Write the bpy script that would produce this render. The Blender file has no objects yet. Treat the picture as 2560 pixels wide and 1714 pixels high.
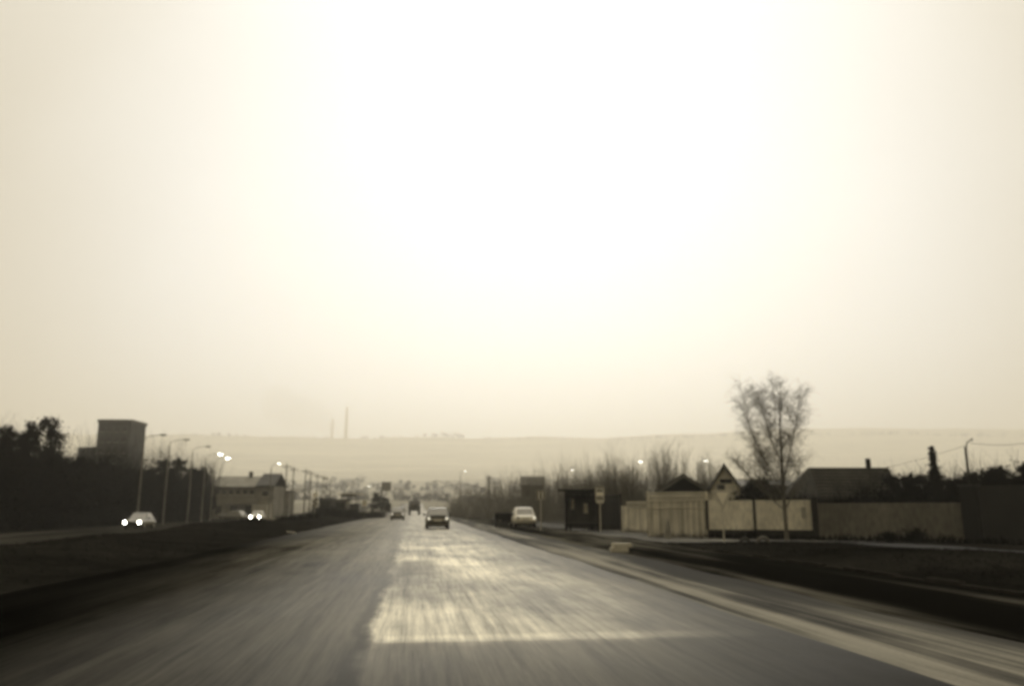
import bpy, bmesh, math, random
from mathutils import Vector, Matrix, Quaternion
R = math.radians
SC = bpy.context.scene
COL = SC.collection
rnd = random.Random(7)

# ------------------------------------------------------------------ frame of the place
# the road runs along +Y, x is the offset from the camera's wheel track, z = 0 is the asphalt
CAMH = 1.4
FP = 1990.0
PITCH = math.atan((1270 - 857) / FP)
YAW = math.atan(0.1205)
FW = Vector((math.sin(YAW), math.cos(YAW), 0)); RT = Vector((math.cos(YAW), -math.sin(YAW), 0))

def ray(px, py):
    xr = (px - 1280) / FP; yu = (857 - py) / FP
    return xr, math.cos(PITCH) - yu * math.sin(PITCH), math.sin(PITCH) + yu * math.cos(PITCH)
def P(px, py, D):
    xr, f, u = ray(px, py); t = D / f
    v = FW * D + RT * (xr * t); v.z = CAMH + u * t
    return v
def smooth(a, b, x):
    t = max(0.0, min(1.0, (x - a) / (b - a))); return t * t * (3 - 2 * t)
def ridge(x):
    return 256 + 60 * smooth(200, 2000, x) + 3.2 * math.sin(x * .0055) + 2.2 * math.sin(x * .0145 + 1)
def zg(x, y):
    """height of the ground"""
    t = max(0.0, (min(y, 2950) - 105) / 2845.0)
    far = ridge(x) * t ** 2.0
    if y > 2950: far -= (y - 2950) * 0.02
    if y > 200: far += smooth(200, 420, y) * (1.6 * math.sin(x * .012 + y * .018) + 1.0 * math.sin(x * .035 - y * .02))
    z = 0.0
    if x < -7.2:
        m = math.exp(-((x + 12.0) / 3.2) ** 2) * (0.42 + 0.16 * math.sin(y * .13) + 0.09 * math.sin(y * .41 + x)) * (1 - smooth(120, 170, y))
        z += m * smooth(-7.0, -8.4, x)
        z -= 0.4 * smooth(-13, -18.5, x)
    if x > 10.2:
        z += 0.22 * smooth(10.2, 12.0, x) * (1 - smooth(15, 22, x)) * (1 - smooth(24, 34, y)) * (1 + .3 * math.sin(y * .7))
    return z + far
def GP(px, D):
    """point on the ground at camera distance D under image column px"""
    v = P(px, 1270, D); v.z = zg(v.x, v.y); return v
def G(px, py, z=0.0):
    xr, f, u = ray(px, py); t = (CAMH - z) / -u
    v = FW * (f * t) + RT * (xr * t); v.z = z
    return v

# ------------------------------------------------------------------ materials
MATS = {}
TINT = (1.0, 0.92, 0.70)
def nt(name):
    m = bpy.data.materials.new(name); m.use_nodes = True
    n = m.node_tree; b = n.nodes['Principled BSDF']
    return m, n, b
class X:
    """tiny expression helper for math nodes"""
    def __init__(s, n): s.n = n
    def m(s, op, a, b=None, c=None, clamp=False):
        k = s.n.nodes.new('ShaderNodeMath'); k.operation = op; k.use_clamp = clamp
        for i, v in enumerate((a, b, c)):
            if v is None: continue
            if isinstance(v, (int, float)): k.inputs[i].default_value = v
            else: s.n.links.new(v, k.inputs[i])
        return k.outputs[0]
    def ss(s, v, a, b):
        k = s.n.nodes.new('ShaderNodeMapRange'); k.interpolation_type = 'SMOOTHSTEP'
        s.n.links.new(v, k.inputs['Value']); k.inputs['From Min'].default_value = a; k.inputs['From Max'].default_value = b
        return k.outputs['Result']
    def noise(s, vec, scale=1.0, sc=(1, 1, 1), detail=4, rough=.55, loc=(0, 0, 0)):
        mp = s.n.nodes.new('ShaderNodeMapping'); s.n.links.new(vec, mp.inputs['Vector'])
        mp.inputs['Scale'].default_value = sc; mp.inputs['Location'].default_value = loc
        k = s.n.nodes.new('ShaderNodeTexNoise'); s.n.links.new(mp.outputs[0], k.inputs['Vector'])
        k.inputs['Scale'].default_value = scale; k.inputs['Detail'].default_value = detail; k.inputs['Roughness'].default_value = rough
        return k.outputs['Fac']
    def tint(s, v, t=TINT):
        k = s.n.nodes.new('ShaderNodeVectorMath'); k.operation = 'SCALE'
        k.inputs[0].default_value = t; s.n.links.new(v, k.inputs['Scale'])
        return k.outputs[0]
    def tc(s, o='Object'):
        return s.n.nodes.new('ShaderNodeTexCoord').outputs[o]
def mat(name, g, rough=.8, var=.35, scale=3.0, sc=(1, 1, 1), spec=.3, bump=0.0, metal=0.0, tint=TINT, fine=None, coord='Object'):
    if name in MATS: return MATS[name]
    m, n, b = nt(name); x = X(n); tc = x.tc(coord)
    v = x.noise(tc, scale, sc)
    val = x.m('MULTIPLY', x.m('MULTIPLY_ADD', x.m('SUBTRACT', v, .5), 2.4 * var, 1.0), g)
    if fine:
        f = x.noise(tc, fine, sc, detail=2)
        val = x.m('MULTIPLY', val, x.m('MULTIPLY_ADD', x.m('SUBTRACT', f, .5), 1.0, 1.0))
    val = x.m('MAXIMUM', val, g * .15)
    n.links.new(x.tint(val, tint), b.inputs['Base Color'])
    b.inputs['Roughness'].default_value = rough; b.inputs['Metallic'].default_value = metal
    b.inputs['Specular IOR Level'].default_value = spec
    if bump:
        bp = n.nodes.new('ShaderNodeBump'); bp.inputs['Strength'].default_value = bump; bp.inputs['Distance'].default_value = .03
        n.links.new(v, bp.inputs['Height']); n.links.new(bp.outputs[0], b.inputs['Normal'])
    MATS[name] = m; return m
def emit(name, col, strength):
    if name in MATS: return MATS[name]
    m, n, b = nt(name)
    b.inputs['Base Color'].default_value = (.8, .78, .7, 1)
    b.inputs['Emission Color'].default_value = (*col, 1); b.inputs['Emission Strength'].default_value = strength
    if strength < 10: m.cycles.emission_sampling = 'NONE'
    MATS[name] = m; return m
def planks(name, g, width=.12, vertical=True, rough=.85, gap=.12, var=.5):
    """weathered boards: tone per board, dark joints"""
    if name in MATS: return MATS[name]
    m, n, b = nt(name); x = X(n); tc = x.tc()
    sp = n.nodes.new('ShaderNodeSeparateXYZ'); n.links.new(tc, sp.inputs[0])
    q = x.m('DIVIDE', sp.outputs[0 if vertical else 2], width)
    cell = x.m('FLOOR', q); fr = x.m('FRACT', q)
    wn = n.nodes.new('ShaderNodeTexWhiteNoise'); wn.noise_dimensions = '1D'; n.links.new(cell, wn.inputs['W'])
    tone = x.m('MULTIPLY_ADD', x.m('SUBTRACT', wn.outputs['Value'], .5), var, 1.0)
    joint = x.m('GREATER_THAN', fr, gap)
    tone = x.m('MULTIPLY', tone, x.m('MULTIPLY_ADD', joint, .75, .25))
    big = x.noise(tc, 1.3, (1, 1, 1)); st = x.noise(tc, 6, (1, 1, .12) if vertical else (.12, 1, 1))
    tone = x.m('MULTIPLY', tone, x.m('ADD', x.m('MULTIPLY', big, .8), x.m('MULTIPLY', st, 1.1)))
    n.links.new(x.tint(x.m('MULTIPLY', tone, g * 1.05)), b.inputs['Base Color'])
    b.inputs['Roughness'].default_value = rough; b.inputs['Specular IOR Level'].default_value = .2
    MATS[name] = m; return m

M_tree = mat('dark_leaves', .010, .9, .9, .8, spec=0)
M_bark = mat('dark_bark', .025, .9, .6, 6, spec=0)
M_twig = mat('bare_twigs', .15, .9, .5, 3, spec=0)
M_birch = mat('birch_twigs', .15, .9, .6, 3, spec=.1)
M_bleaf = mat('dry_leaves', .14, .8, .6, 3, spec=.1)
M_grass = mat('grass_blades', .008, .9, .6, 2, spec=0)
M_black = mat('tyre_rubber', .015, .8, .3, 8)
M_dark = mat('dark_underbody', .02, .7, .3, 5)
M_steel = mat('galvanised_steel', .25, .5, .3, 4, metal=.3)
M_pole = mat('concrete_pole', .16, .9, .4, 2)
M_glass = mat('car_glass', .30, .15, .2, 1.5, spec=.6)  # opaque; pale colour stands in for daylight seen through the cabin
M_wglass = mat('window_glass', .03, .1, .2, 1.5, spec=.6)
M_white = mat('white_enamel', .88, .4, .15, 3)
M_signw = mat('sign_white', .6, .5, .25, 5)
M_signd = mat('sign_dark', .06, .5, .25, 5)
M_signg = mat('sign_grey', .55, .5, .35, 8)
M_head = emit('headlight_glow', (1, .97, .85), 120)
M_tail = emit('tail_light_glow', (1, .93, .75), .75)
M_lamp = emit('street_lamp_glow', (1, .97, .86), 25)
M_lampf = emit('distant_lamp_glow', (1, .97, .86), 7)

# ------------------------------------------------------------------ mesh helpers
class MB:
    def __init__(s): s.v = []; s.f = []
    def add(s, vs, fs):
        o = len(s.v); s.v += [tuple(v) for v in vs]; s.f += [tuple(o + i for i in f) for f in fs]
    def box(s, x0, x1, y0, y1, z0, z1):
        s.add([(x0, y0, z0), (x1, y0, z0), (x1, y1, z0), (x0, y1, z0), (x0, y0, z1), (x1, y0, z1), (x1, y1, z1), (x0, y1, z1)],
              [(0, 3, 2, 1), (4, 5, 6, 7), (0, 1, 5, 4), (1, 2, 6, 5), (2, 3, 7, 6), (3, 0, 4, 7)]); return s
    def tube(s, a, b, ra, rb=None, n=6, cap=True):
        a = Vector(a); b = Vector(b); rb = ra if rb is None else rb
        d = b - a
        if d.length < 1e-6: return s
        d.normalize(); u = d.orthogonal().normalized(); w = d.cross(u)
        vs = []
        for c, r in ((a, ra), (b, rb)):
            for i in range(n):
                t = 2 * math.pi * i / n; vs.append(c + (u * math.cos(t) + w * math.sin(t)) * r)
        fs = [(i, (i + 1) % n, n + (i + 1) % n, n + i) for i in range(n)]
        if cap: fs += [tuple(range(n - 1, -1, -1)), tuple(range(n, 2 * n))]
        s.add(vs, fs); return s
    def poly(s, pts, y0, y1):
        """outline in x,z extruded along y"""
        n = len(pts)
        vs = [(p[0], y0, p[1]) for p in pts] + [(p[0], y1, p[1]) for p in pts]
        s.add(vs, [tuple(range(n)), tuple(range(2 * n - 1, n - 1, -1))] + [(i, i + n, (i + 1) % n + n, (i + 1) % n) for i in range(n)]); return s
    def polyx(s, pts, x0, x1):
        """outline in y,z extruded along x"""
        n = len(pts)
        vs = [(x0, p[0], p[1]) for p in pts] + [(x1, p[0], p[1]) for p in pts]
        s.add(vs, [tuple(range(n - 1, -1, -1)), tuple(range(n, 2 * n))] + [(i, (i + 1) % n, (i + 1) % n + n, i + n) for i in range(n)]); return s
    def leaf(s, c, size, q=None):
        u = Vector((rnd.gauss(0, 1), rnd.gauss(0, 1), rnd.gauss(0, 1))).normalized(); w = u.orthogonal().normalized()
        w = Quaternion(u, rnd.uniform(0, 6.28)) @ w; k = u.cross(w)
        a = size * rnd.uniform(.5, 1.2); b = a * rnd.uniform(.35, .8)
        s.add([c - w * a, c - k * b, c + w * a, c + k * b], [(0, 1, 2, 3)])
    def mesh(s, name, m, bevel=0, smoothf=False):
        me = bpy.data.meshes.new(name); me.from_pydata(s.v, [], s.f)
        if bevel or True:
            bm = bmesh.new(); bm.from_mesh(me)
            if len(s.f) < 4000: bmesh.ops.recalc_face_normals(bm, faces=bm.faces)
            if bevel: bmesh.ops.bevel(bm, geom=bm.edges[:], offset=bevel, segments=2, affect='EDGES', clamp_overlap=True)
            bm.to_mesh(me); bm.free()
        if smoothf:
            for p in me.polygons: p.use_smooth = True
        me.materials.append(m); return me
    def build(s, name, m, parent=None, bevel=0, smoothf=False):
        o = bpy.data.objects.new(name, s.mesh(name, m, bevel, smoothf)); COL.objects.link(o)
        if parent: o.parent = parent
        return o

def tag(o, label, cat, group=None, kind=None):
    if label: o['label'] = label
    if cat: o['category'] = cat
    if group: o['group'] = group
    if kind: o['kind'] = kind
    return o
def thing(name, loc, label, cat, rz=0.0, group=None):
    o = bpy.data.objects.new(name, None); COL.objects.link(o)
    o.location = loc; o.rotation_euler = (0, 0, rz); o.empty_display_size = .3
    return tag(o, label, cat, group)
def struct(o): o['kind'] = 'structure'; return o
def copy_tree(o, loc=None, rz=None, label=None, sc=None, group=None):
    def cp(a, par):
        c = a.copy(); COL.objects.link(c); c.parent = par
        for ch in [k for k in bpy.data.objects if k.parent == a and k != c]: cp(ch, c)
        return c
    c = cp(o, None)
    if loc is not None: c.location = loc
    if rz is not None: c.rotation_euler = (0, 0, rz)
    if sc is not None: c.scale = (sc, sc, sc) if isinstance(sc, (int, float)) else sc
    if label: c['label'] = label
    if group: c['group'] = group
    return c

# ------------------------------------------------------------------ ground, roads
def axis(pts):
    out = []
    for a, b, st in pts:
        n = max(1, int(round((b - a) / st)))
        out += [a + (b - a) * i / n for i in range(n)]
    out.append(pts[-1][1]); return out
def sheet(name, xs, ys, zf, m, skip=None):
    vs = [(x, y, zf(x, y)) for y in ys for x in xs]; w = len(xs); fs = []
    for j in range(len(ys) - 1):
        for i in range(w - 1):
            if skip and skip(xs[i], ys[j]): continue
            fs.append((j * w + i, j * w + i + 1, (j + 1) * w + i + 1, (j + 1) * w + i))
    me = bpy.data.meshes.new(name); me.from_pydata(vs, [], fs)
    for p in me.polygons: p.use_smooth = True
    me.materials.append(m); o = bpy.data.objects.new(name, me); COL.objects.link(o)
    return struct(o)

def ground_mat():
    m, n, b = nt('rough_grass_and_soil'); x = X(n); tc = x.tc()
    sp = n.nodes.new('ShaderNodeSeparateXYZ'); n.links.new(tc, sp.inputs[0]); px, py = sp.outputs[0], sp.outputs[1]
    a = x.noise(tc, .25, detail=6); c = x.noise(tc, 4, detail=5, rough=.7)
    g = x.m('MULTIPLY', x.m('MULTIPLY_ADD', x.m('SUBTRACT', a, .45), .04, .010), x.m('MULTIPLY_ADD', c, 1.4, .3))
    g = x.m('MAXIMUM', g, .006)
    # far slope: strips of field, stubble and orchard
    st = x.noise(tc, 1.0, (.0012, .009, 0), detail=4, rough=.6)
    st2 = x.noise(tc, 1.0, (.006, .02, 0), detail=5, rough=.65, loc=(5, 2, 0))
    far = x.m('ADD', x.m('MULTIPLY', x.ss(st, .34, .66), .14), x.m('MULTIPLY', x.ss(st2, .3, .7), .10))
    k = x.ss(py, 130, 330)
    g = x.m('ADD', x.m('MULTIPLY', g, x.m('SUBTRACT', 1, k)), x.m('MULTIPLY', x.m('ADD', far, x.m('MULTIPLY_ADD', x.ss(py, 400, 2000), .36, .10)), k))  # slope paler with distance, haze brightness put into the colour
    n.links.new(x.tint(g), b.inputs['Base Color'])
    b.inputs['Roughness'].default_value = .95; b.inputs['Specular IOR Level'].default_value = 0
    bp = n.nodes.new('ShaderNodeBump'); bp.inputs['Strength'].default_value = .8; bp.inputs['Distance'].default_value = .15
    n.links.new(c, bp.inputs['Height']); n.links.new(bp.outputs[0], b.inputs['Normal'])
    return m
gx = axis([(-6500, -2800, 400), (-2800, -700, 100), (-700, -120, 36), (-120, -34, 6), (-34, -6, .7), (-6, 20, 1.0), (20, 60, 4), (60, 160, 12), (160, 700, 36), (700, 2800, 100), (2800, 6500, 400)])
gy = axis([(-60, 0, 6), (0, 60, 1.2), (60, 160, 4), (160, 420, 12), (420, 1000, 20), (1000, 3100, 42), (3100, 6400, 300)])
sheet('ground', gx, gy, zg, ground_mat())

def road_mat():
    m, n, b = nt('worn_asphalt'); x = X(n); tc = x.tc()
    sp = n.nodes.new('ShaderNodeSeparateXYZ'); n.links.new(tc, sp.inputs[0]); px, py = sp.outputs[0], sp.outputs[1]
    streak = x.noise(tc, 1.0, (2.2, .06, 0), detail=5, rough=.6)
    streak2 = x.noise(tc, 1.0, (7.5, .16, 0), detail=4, rough=.7, loc=(3, 1, 0))
    blot = x.noise(tc, 1.0, (.35, .16, 0), detail=5, rough=.6, loc=(9, 4, 0))
    grain = x.noise(tc, 45, detail=3, rough=.8)
    wob = x.m('MULTIPLY', x.m('SUBTRACT', x.noise(tc, 1.0, (1.4, .5, 0), detail=5, rough=.65), .5), 1.5)
    xw = x.m('ADD', px, x.m('MULTIPLY', wob, .35)); yw = x.m('ADD', py, wob)
    # right lane is an old pale overlay, left lane dark asphalt, vignette painted in towards its outer edge and near end
    right = x.ss(xw, -.62, -.38)
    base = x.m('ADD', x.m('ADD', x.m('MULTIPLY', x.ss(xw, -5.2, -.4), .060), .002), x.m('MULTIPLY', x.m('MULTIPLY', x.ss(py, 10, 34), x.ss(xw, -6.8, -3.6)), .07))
    base = x.m('ADD', base, x.m('MULTIPLY', right, x.m('MULTIPLY', x.m('MULTIPLY_ADD', x.ss(yw, 6, 10), .05, .025), x.m('SUBTRACT', 1, x.ss(xw, 2.6, 4.0)))))
    # pale patch with a brighter joint at its near end
    inp = x.m('MULTIPLY', x.m('MULTIPLY', right, x.m('SUBTRACT', 1, x.ss(xw, 1.4, 4.3))), x.m('MULTIPLY', x.ss(yw, 8.5, 9.5), x.m('SUBTRACT', 1, x.ss(yw, 26, 50))))
    pv = x.m('MULTIPLY_ADD', x.ss(blot, .36, .64), .27, .04)
    base = x.m('ADD', base, x.m('MULTIPLY', inp, pv))
    joint = x.m('MULTIPLY', x.m('MULTIPLY', x.ss(py, 8.75, 8.95), x.m('SUBTRACT', 1, x.ss(py, 9.12, 9.45))), x.m('MULTIPLY', x.ss(px, -.5, -.2), x.m('SUBTRACT', 1, x.ss(px, 2.4, 4.2))))
    base = x.m('ADD', base, x.m('MULTIPLY', joint, .22))
    base = x.m('MULTIPLY', base, x.m('MULTIPLY_ADD', x.ss(yw, 5.5, 12.5), .45, .55))  # near end painted darker, corner falloff put into the colour
    base = x.m('MULTIPLY', base, x.m('SUBTRACT', 1, x.m('MULTIPLY', x.m('MULTIPLY', x.ss(xw, 1.0, 3.4), x.m('SUBTRACT', 1, x.ss(yw, 7, 15))), .75)))  # right side close to the camera painted darker, same vignette
    # dark hole left of the patch's far end
    hx = x.m('MULTIPLY', x.ss(px, -.42, -.2), x.m('SUBTRACT', 1, x.ss(px, .35, .7)))
    hy = x.m('MULTIPLY', x.ss(py, 16.5, 18), x.m('SUBTRACT', 1, x.ss(py, 21.5, 23.5)))
    base = x.m('MULTIPLY', base, x.m('SUBTRACT', 1, x.m('MULTIPLY', x.m('MULTIPLY', hx, hy), .65)))
    # wheel tracks
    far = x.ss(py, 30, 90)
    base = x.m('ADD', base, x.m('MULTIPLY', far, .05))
    v = x.m('ADD', x.m('MULTIPLY', streak, 1.1), x.m('MULTIPLY', streak2, .55))
    v = x.m('ADD', v, x.m('MULTIPLY', x.m('SUBTRACT', blot, .5), 1.3))
    streak3 = x.noise(tc, 1.0, (14, .45, 0), detail=4, rough=.75, loc=(6, 2, 0))
    v = x.m('ADD', v, x.m('MULTIPLY', x.m('SUBTRACT', streak3, .5), 1.3))
    v = x.m('MAXIMUM', x.m('MULTIPLY_ADD', v, 2.3, -.82), .12)
    v = x.m('MULTIPLY', v, x.m('MULTIPLY_ADD', grain, .7, .65))
    seam = x.m('MULTIPLY', x.ss(xw, -.72, -.56), x.m('SUBTRACT', 1, x.ss(xw, -.52, -.36)))
    seam = x.m('MULTIPLY', seam, x.m('SUBTRACT', 1, x.ss(py, 14, 22)))
    g = x.m('MULTIPLY', x.m('MULTIPLY', base, v), x.m('SUBTRACT', 1, x.m('MULTIPLY', seam, .8)))
    n.links.new(x.tint(g), b.inputs['Base Color'])
    r = x.m('ADD', x.m('MULTIPLY', blot, .35), .36); n.links.new(x.m('ADD', r, x.m('MULTIPLY', x.m('SUBTRACT', 1, x.ss(xw, -4.5, .3)), .3)), b.inputs['Roughness'])
    b.inputs['Specular Tint'].default_value = (1, .90, .66, 1)
    sx = x.m('MULTIPLY', x.m('MULTIPLY', x.ss(xw, -4.2, 0.6), x.ss(yw, 4, 12)), x.m('MULTIPLY_ADD', x.m('SUBTRACT', 1, x.ss(xw, 1.5, 4.2)), .36, .15)); n.links.new(x.m('MAXIMUM', sx, x.m('MULTIPLY', far, .4)), b.inputs['Specular IOR Level'])
    bp = n.nodes.new('ShaderNodeBump'); bp.inputs['Strength'].default_value = .5; bp.inputs['Distance'].default_value = .012
    n.links.new(grain, bp.inputs['Height']); n.links.new(bp.outputs[0], b.inputs['Normal'])
    return m
def tracks_mat(name, lo, hi, sx=3.0, sy=.07, rough=.8, loc=(0, 0, 0), spec=.2):
    m, n, b = nt(name); x = X(n); tc = x.tc()
    s1 = x.noise(tc, 1.0, (sx, sy, 0), detail=5, rough=.65, loc=loc)
    s2 = x.noise(tc, 1.0, (.4, .2, 0), detail=5, loc=loc); gr = x.noise(tc, 30, detail=3, rough=.8)
    k = x.ss(x.m('ADD', x.m('MULTIPLY', s1, .7), x.m('MULTIPLY', s2, .3)), .40, .60)
    s3 = x.noise(tc, 1.0, (.5, .035, 0), detail=4, loc=(loc[0] + 3, 5, 0))
    k = x.m('MULTIPLY', k, x.ss(s3, .42, .60))
    g = x.m('MULTIPLY', x.m('MULTIPLY_ADD', k, hi - lo, lo), x.m('MULTIPLY_ADD', gr, .8, .6))
    n.links.new(x.tint(g), b.inputs['Base Color']); b.inputs['Roughness'].default_value = rough
    b.inputs['Specular IOR Level'].default_value = spec
    bp = n.nodes.new('ShaderNodeBump'); bp.inputs['Strength'].default_value = .6; bp.inputs['Distance'].default_value = .02
    n.links.new(s1, bp.inputs['Height']); n.links.new(bp.outputs[0], b.inputs['Normal'])
    return m
def strip(name, xl, xr, y0, y1, m, dz, nx=14, edge=.0, st=1.0, ph=0.0):
    ys = axis([(y0, min(y1, 60), st)] + ([(60, y1, 6)] if y1 > 60 else [])) if y1 > y0 else []
    vs = []; fs = []
    for y in ys:
        a = xl + edge * (math.sin(y * .35 + ph) + .6 * math.sin(y * 1.1 + ph * 2)); c = xr + edge * (math.sin(y * .27 + 2 + ph) + .6 * math.sin(y * .9 + 1 + ph))
        for i in range(nx + 1):
            x_ = a + (c - a) * i / nx; vs.append((x_, y, zg(x_, y) + dz))
    w = nx + 1
    for j in range(len(ys) - 1):
        for i in range(nx): fs.append((j * w + i, j * w + i + 1, (j + 1) * w + i + 1, (j + 1) * w + i))
    me = bpy.data.meshes.new(name); me.from_pydata(vs, [], fs); me.materials.append(m)
    for p in me.polygons: p.use_smooth = True
    o = bpy.data.objects.new(name, me); COL.objects.link(o); return struct(o)
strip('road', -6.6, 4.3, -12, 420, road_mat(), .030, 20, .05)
strip('gravel_shoulder', 4.0, 6.4, -12, 130, tracks_mat('pale_gravel_tracks', .02, .22, 2.6, .06, .9, (0,0,0), .1), .022, 8, .12)
strip('side_lane', 6.1, 9.85, -12, 130, tracks_mat('dirty_asphalt_tracks', .004, .10, 1.6, .05, .9, (4, 0, 0), 0), .014, 10, .02)
strip('oncoming_road', -30.0, -20.0, -20, 420, tracks_mat('oncoming_asphalt', .015, .06, 1.2, .04, .8, (8, 0, 0), .0), .030, 10, .04)
strip('forecourt', 10.1, 27, 33, 130, tracks_mat('trodden_dirt', .03, .14, .8, .35, .9, (2, 7, 0)), .012, 16, .35, 1.0, 1.3)
strip('footpath', 15.5, 19.5, 4, 33.0, tracks_mat('trodden_path', .008, .03, 1.4, .35, .9, (6, 3, 0)), .008, 8, .3)
k = MB()
for i in range(28):
    y = 5 + i * 1.0; dx = .03 * math.sin(i * 3.1)
    k.box(9.87 + dx, 10.02 + dx, y + .01, y + .99, -.05, .07 + .03 * math.sin(i * 2.3))
struct(k.build('kerb', mat('kerb_concrete', .022, .9, .8, 1.2, spec=0)))
# grass on the median and the right-hand verge
def grass(name, n, fx, fy, h, label):
    b = MB()
    for i in range(n):
        x_, y_ = fx(), fy(); z = zg(x_, y_)
        for _ in range(3):
            a = rnd.uniform(0, 6.28); w = .009; hh = h * rnd.uniform(.4, 1.2); dx, dy = math.cos(a) * w, math.sin(a) * w
            lx, ly = rnd.uniform(-.12, .12), rnd.uniform(-.12, .12)
            ox, oy = rnd.uniform(-.15, .15), rnd.uniform(-.15, .15)
            b.add([(x_ + ox - dx, y_ + oy - dy, z - .02), (x_ + ox + dx, y_ + oy + dy, z - .02), (x_ + ox + lx, y_ + oy + ly, z + hh)], [(0, 1, 2)])
    tag(b.build(name, M_grass), label, 'grass', kind='stuff')
grass('grass', 15000, lambda: rnd.uniform(-19.5, -7.0), lambda: 6 + 110 * rnd.random() ** 1.5, .09, 'dark rough grass on the mound between the two roads')
grass('verge_grass', 4500, lambda: rnd.uniform(10.3, 15.6), lambda: rnd.uniform(5, 33), .08, 'dark grass on the right-hand verge behind the pale kerb')

# ------------------------------------------------------------------ vegetation
def leafy_tree(name, h, w, lobes, nleaf, leafsize, loc, label, cat='tree', mleaf=None, group=None, rz=0, trunk=.16, low=.1):
    t = thing(name, loc, label, cat, rz, group)
    tb = MB()
    p = Vector((0, 0, -.2)); pts = [p.copy()]
    for i in range(5):
        p = p + Vector((rnd.uniform(-.12, .12), rnd.uniform(-.12, .12), h * .16)); pts.append(p.copy())
    for i in range(5): tb.tube(pts[i], pts[i + 1], trunk * (1 - i * .17), trunk * (1 - (i + 1) * .17), 7, False)
    for i in range(14):
        a = rnd.uniform(0, 6.28); q = pts[rnd.randint(2, 5)]
        e = q + Vector((math.cos(a) * w * .25, math.sin(a) * w * .25, h * rnd.uniform(.06, .18)))
        mid = (q + e) / 2 + Vector((0, 0, .15)); tb.tube(q, mid, .05, .035, 4, False); tb.tube(mid, e, .035, .012, 4, False)
    tb.build('trunk', M_bark, t)
    cb = MB()
    per = nleaf // len(lobes)
    for (cx, cy, cz, rx, rz_) in lobes:
        for c in range(26):   # sub-clumps on and in the lobe
            v = Vector((rnd.gauss(0, 1), rnd.gauss(0, 1), rnd.gauss(0, 1))).normalized() * rnd.uniform(.45, 1.05)
            c0 = Vector((cx * w + v.x * rx * w, cy * w + v.y * rx * w, cz * h + v.z * rz_ * h)); rr = rx * w * rnd.uniform(.16, .34)
            for i in range(per // 26):
                d = Vector((rnd.gauss(0, .55), rnd.gauss(0, .55), rnd.gauss(0, .62))) * rr
                q = c0 + d
                if q.z < low * h: q.z = low * h + rnd.uniform(0, .3)
                cb.leaf(q, leafsize)
        for i in range(10):   # sprays that break the outline
            a = rnd.uniform(0, 6.28); s0 = Vector((cx * w + math.cos(a) * rx * w * .5, cy * w + math.sin(a) * rx * w * .5, cz * h + rz_ * h * .4))
            e = s0 + Vector((math.cos(a) * rx * w * .25, math.sin(a) * rx * w * .25, rz_ * h * rnd.uniform(.3, .6)))
            cb.tube(s0, e, .03, .008, 3, False)
            for j in range(26): cb.leaf(s0.lerp(e, rnd.uniform(.2, 1)) + Vector((rnd.gauss(0, .13), rnd.gauss(0, .13), rnd.gauss(0, .13))), leafsize * .8)
    cb.build('crown', mleaf or M_tree, t)
    return t
L1 = [(0, 0, .36, .34, .22), (-.3, .1, .3, .24, .18), (.3, -.1, .3, .25, .18), (.05, 0, .6, .28, .2), (-.18, 0, .52, .22, .18), (.2, .1, .5, .22, .17), (.02, 0, .84, .17, .13)]
L2 = [(0, 0, .32, .36, .22), (-.28, 0, .45, .26, .22), (.28, .1, .42, .26, .22), (-.1, .1, .7, .26, .2), (.16, 0, .74, .22, .16), (.36, 0, .3, .2, .16)]
L3 = [(0, 0, .3, .4, .2), (-.32, 0, .3, .22, .18), (.3, 0, .34, .25, .2), (.1, 0, .55, .3, .2), (-.2, 0, .56, .24, .2), (.28, 0, .66, .16, .14), (-.05, 0, .8, .2, .13)]
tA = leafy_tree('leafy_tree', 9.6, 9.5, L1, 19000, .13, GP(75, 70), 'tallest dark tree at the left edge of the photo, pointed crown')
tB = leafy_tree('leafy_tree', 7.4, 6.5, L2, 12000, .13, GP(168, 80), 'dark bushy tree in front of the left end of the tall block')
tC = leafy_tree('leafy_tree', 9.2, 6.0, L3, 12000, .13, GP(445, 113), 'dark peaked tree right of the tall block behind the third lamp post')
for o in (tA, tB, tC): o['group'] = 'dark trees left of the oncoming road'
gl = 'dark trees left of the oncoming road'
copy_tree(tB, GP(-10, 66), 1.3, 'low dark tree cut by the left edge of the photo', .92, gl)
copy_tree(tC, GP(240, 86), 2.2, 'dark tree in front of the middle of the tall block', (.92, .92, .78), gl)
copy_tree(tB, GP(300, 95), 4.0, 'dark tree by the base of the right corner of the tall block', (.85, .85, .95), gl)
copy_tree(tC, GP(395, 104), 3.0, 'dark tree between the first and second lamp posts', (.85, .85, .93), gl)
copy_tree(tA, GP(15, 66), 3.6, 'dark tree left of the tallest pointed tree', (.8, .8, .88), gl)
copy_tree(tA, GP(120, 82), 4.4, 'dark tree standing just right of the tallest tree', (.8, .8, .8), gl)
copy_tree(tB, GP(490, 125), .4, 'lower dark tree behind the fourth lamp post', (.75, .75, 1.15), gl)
copy_tree(tA, GP(345, 101), 1.9, 'slim dark tree behind the first lamp post', (.55, .55, .7), gl)

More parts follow.
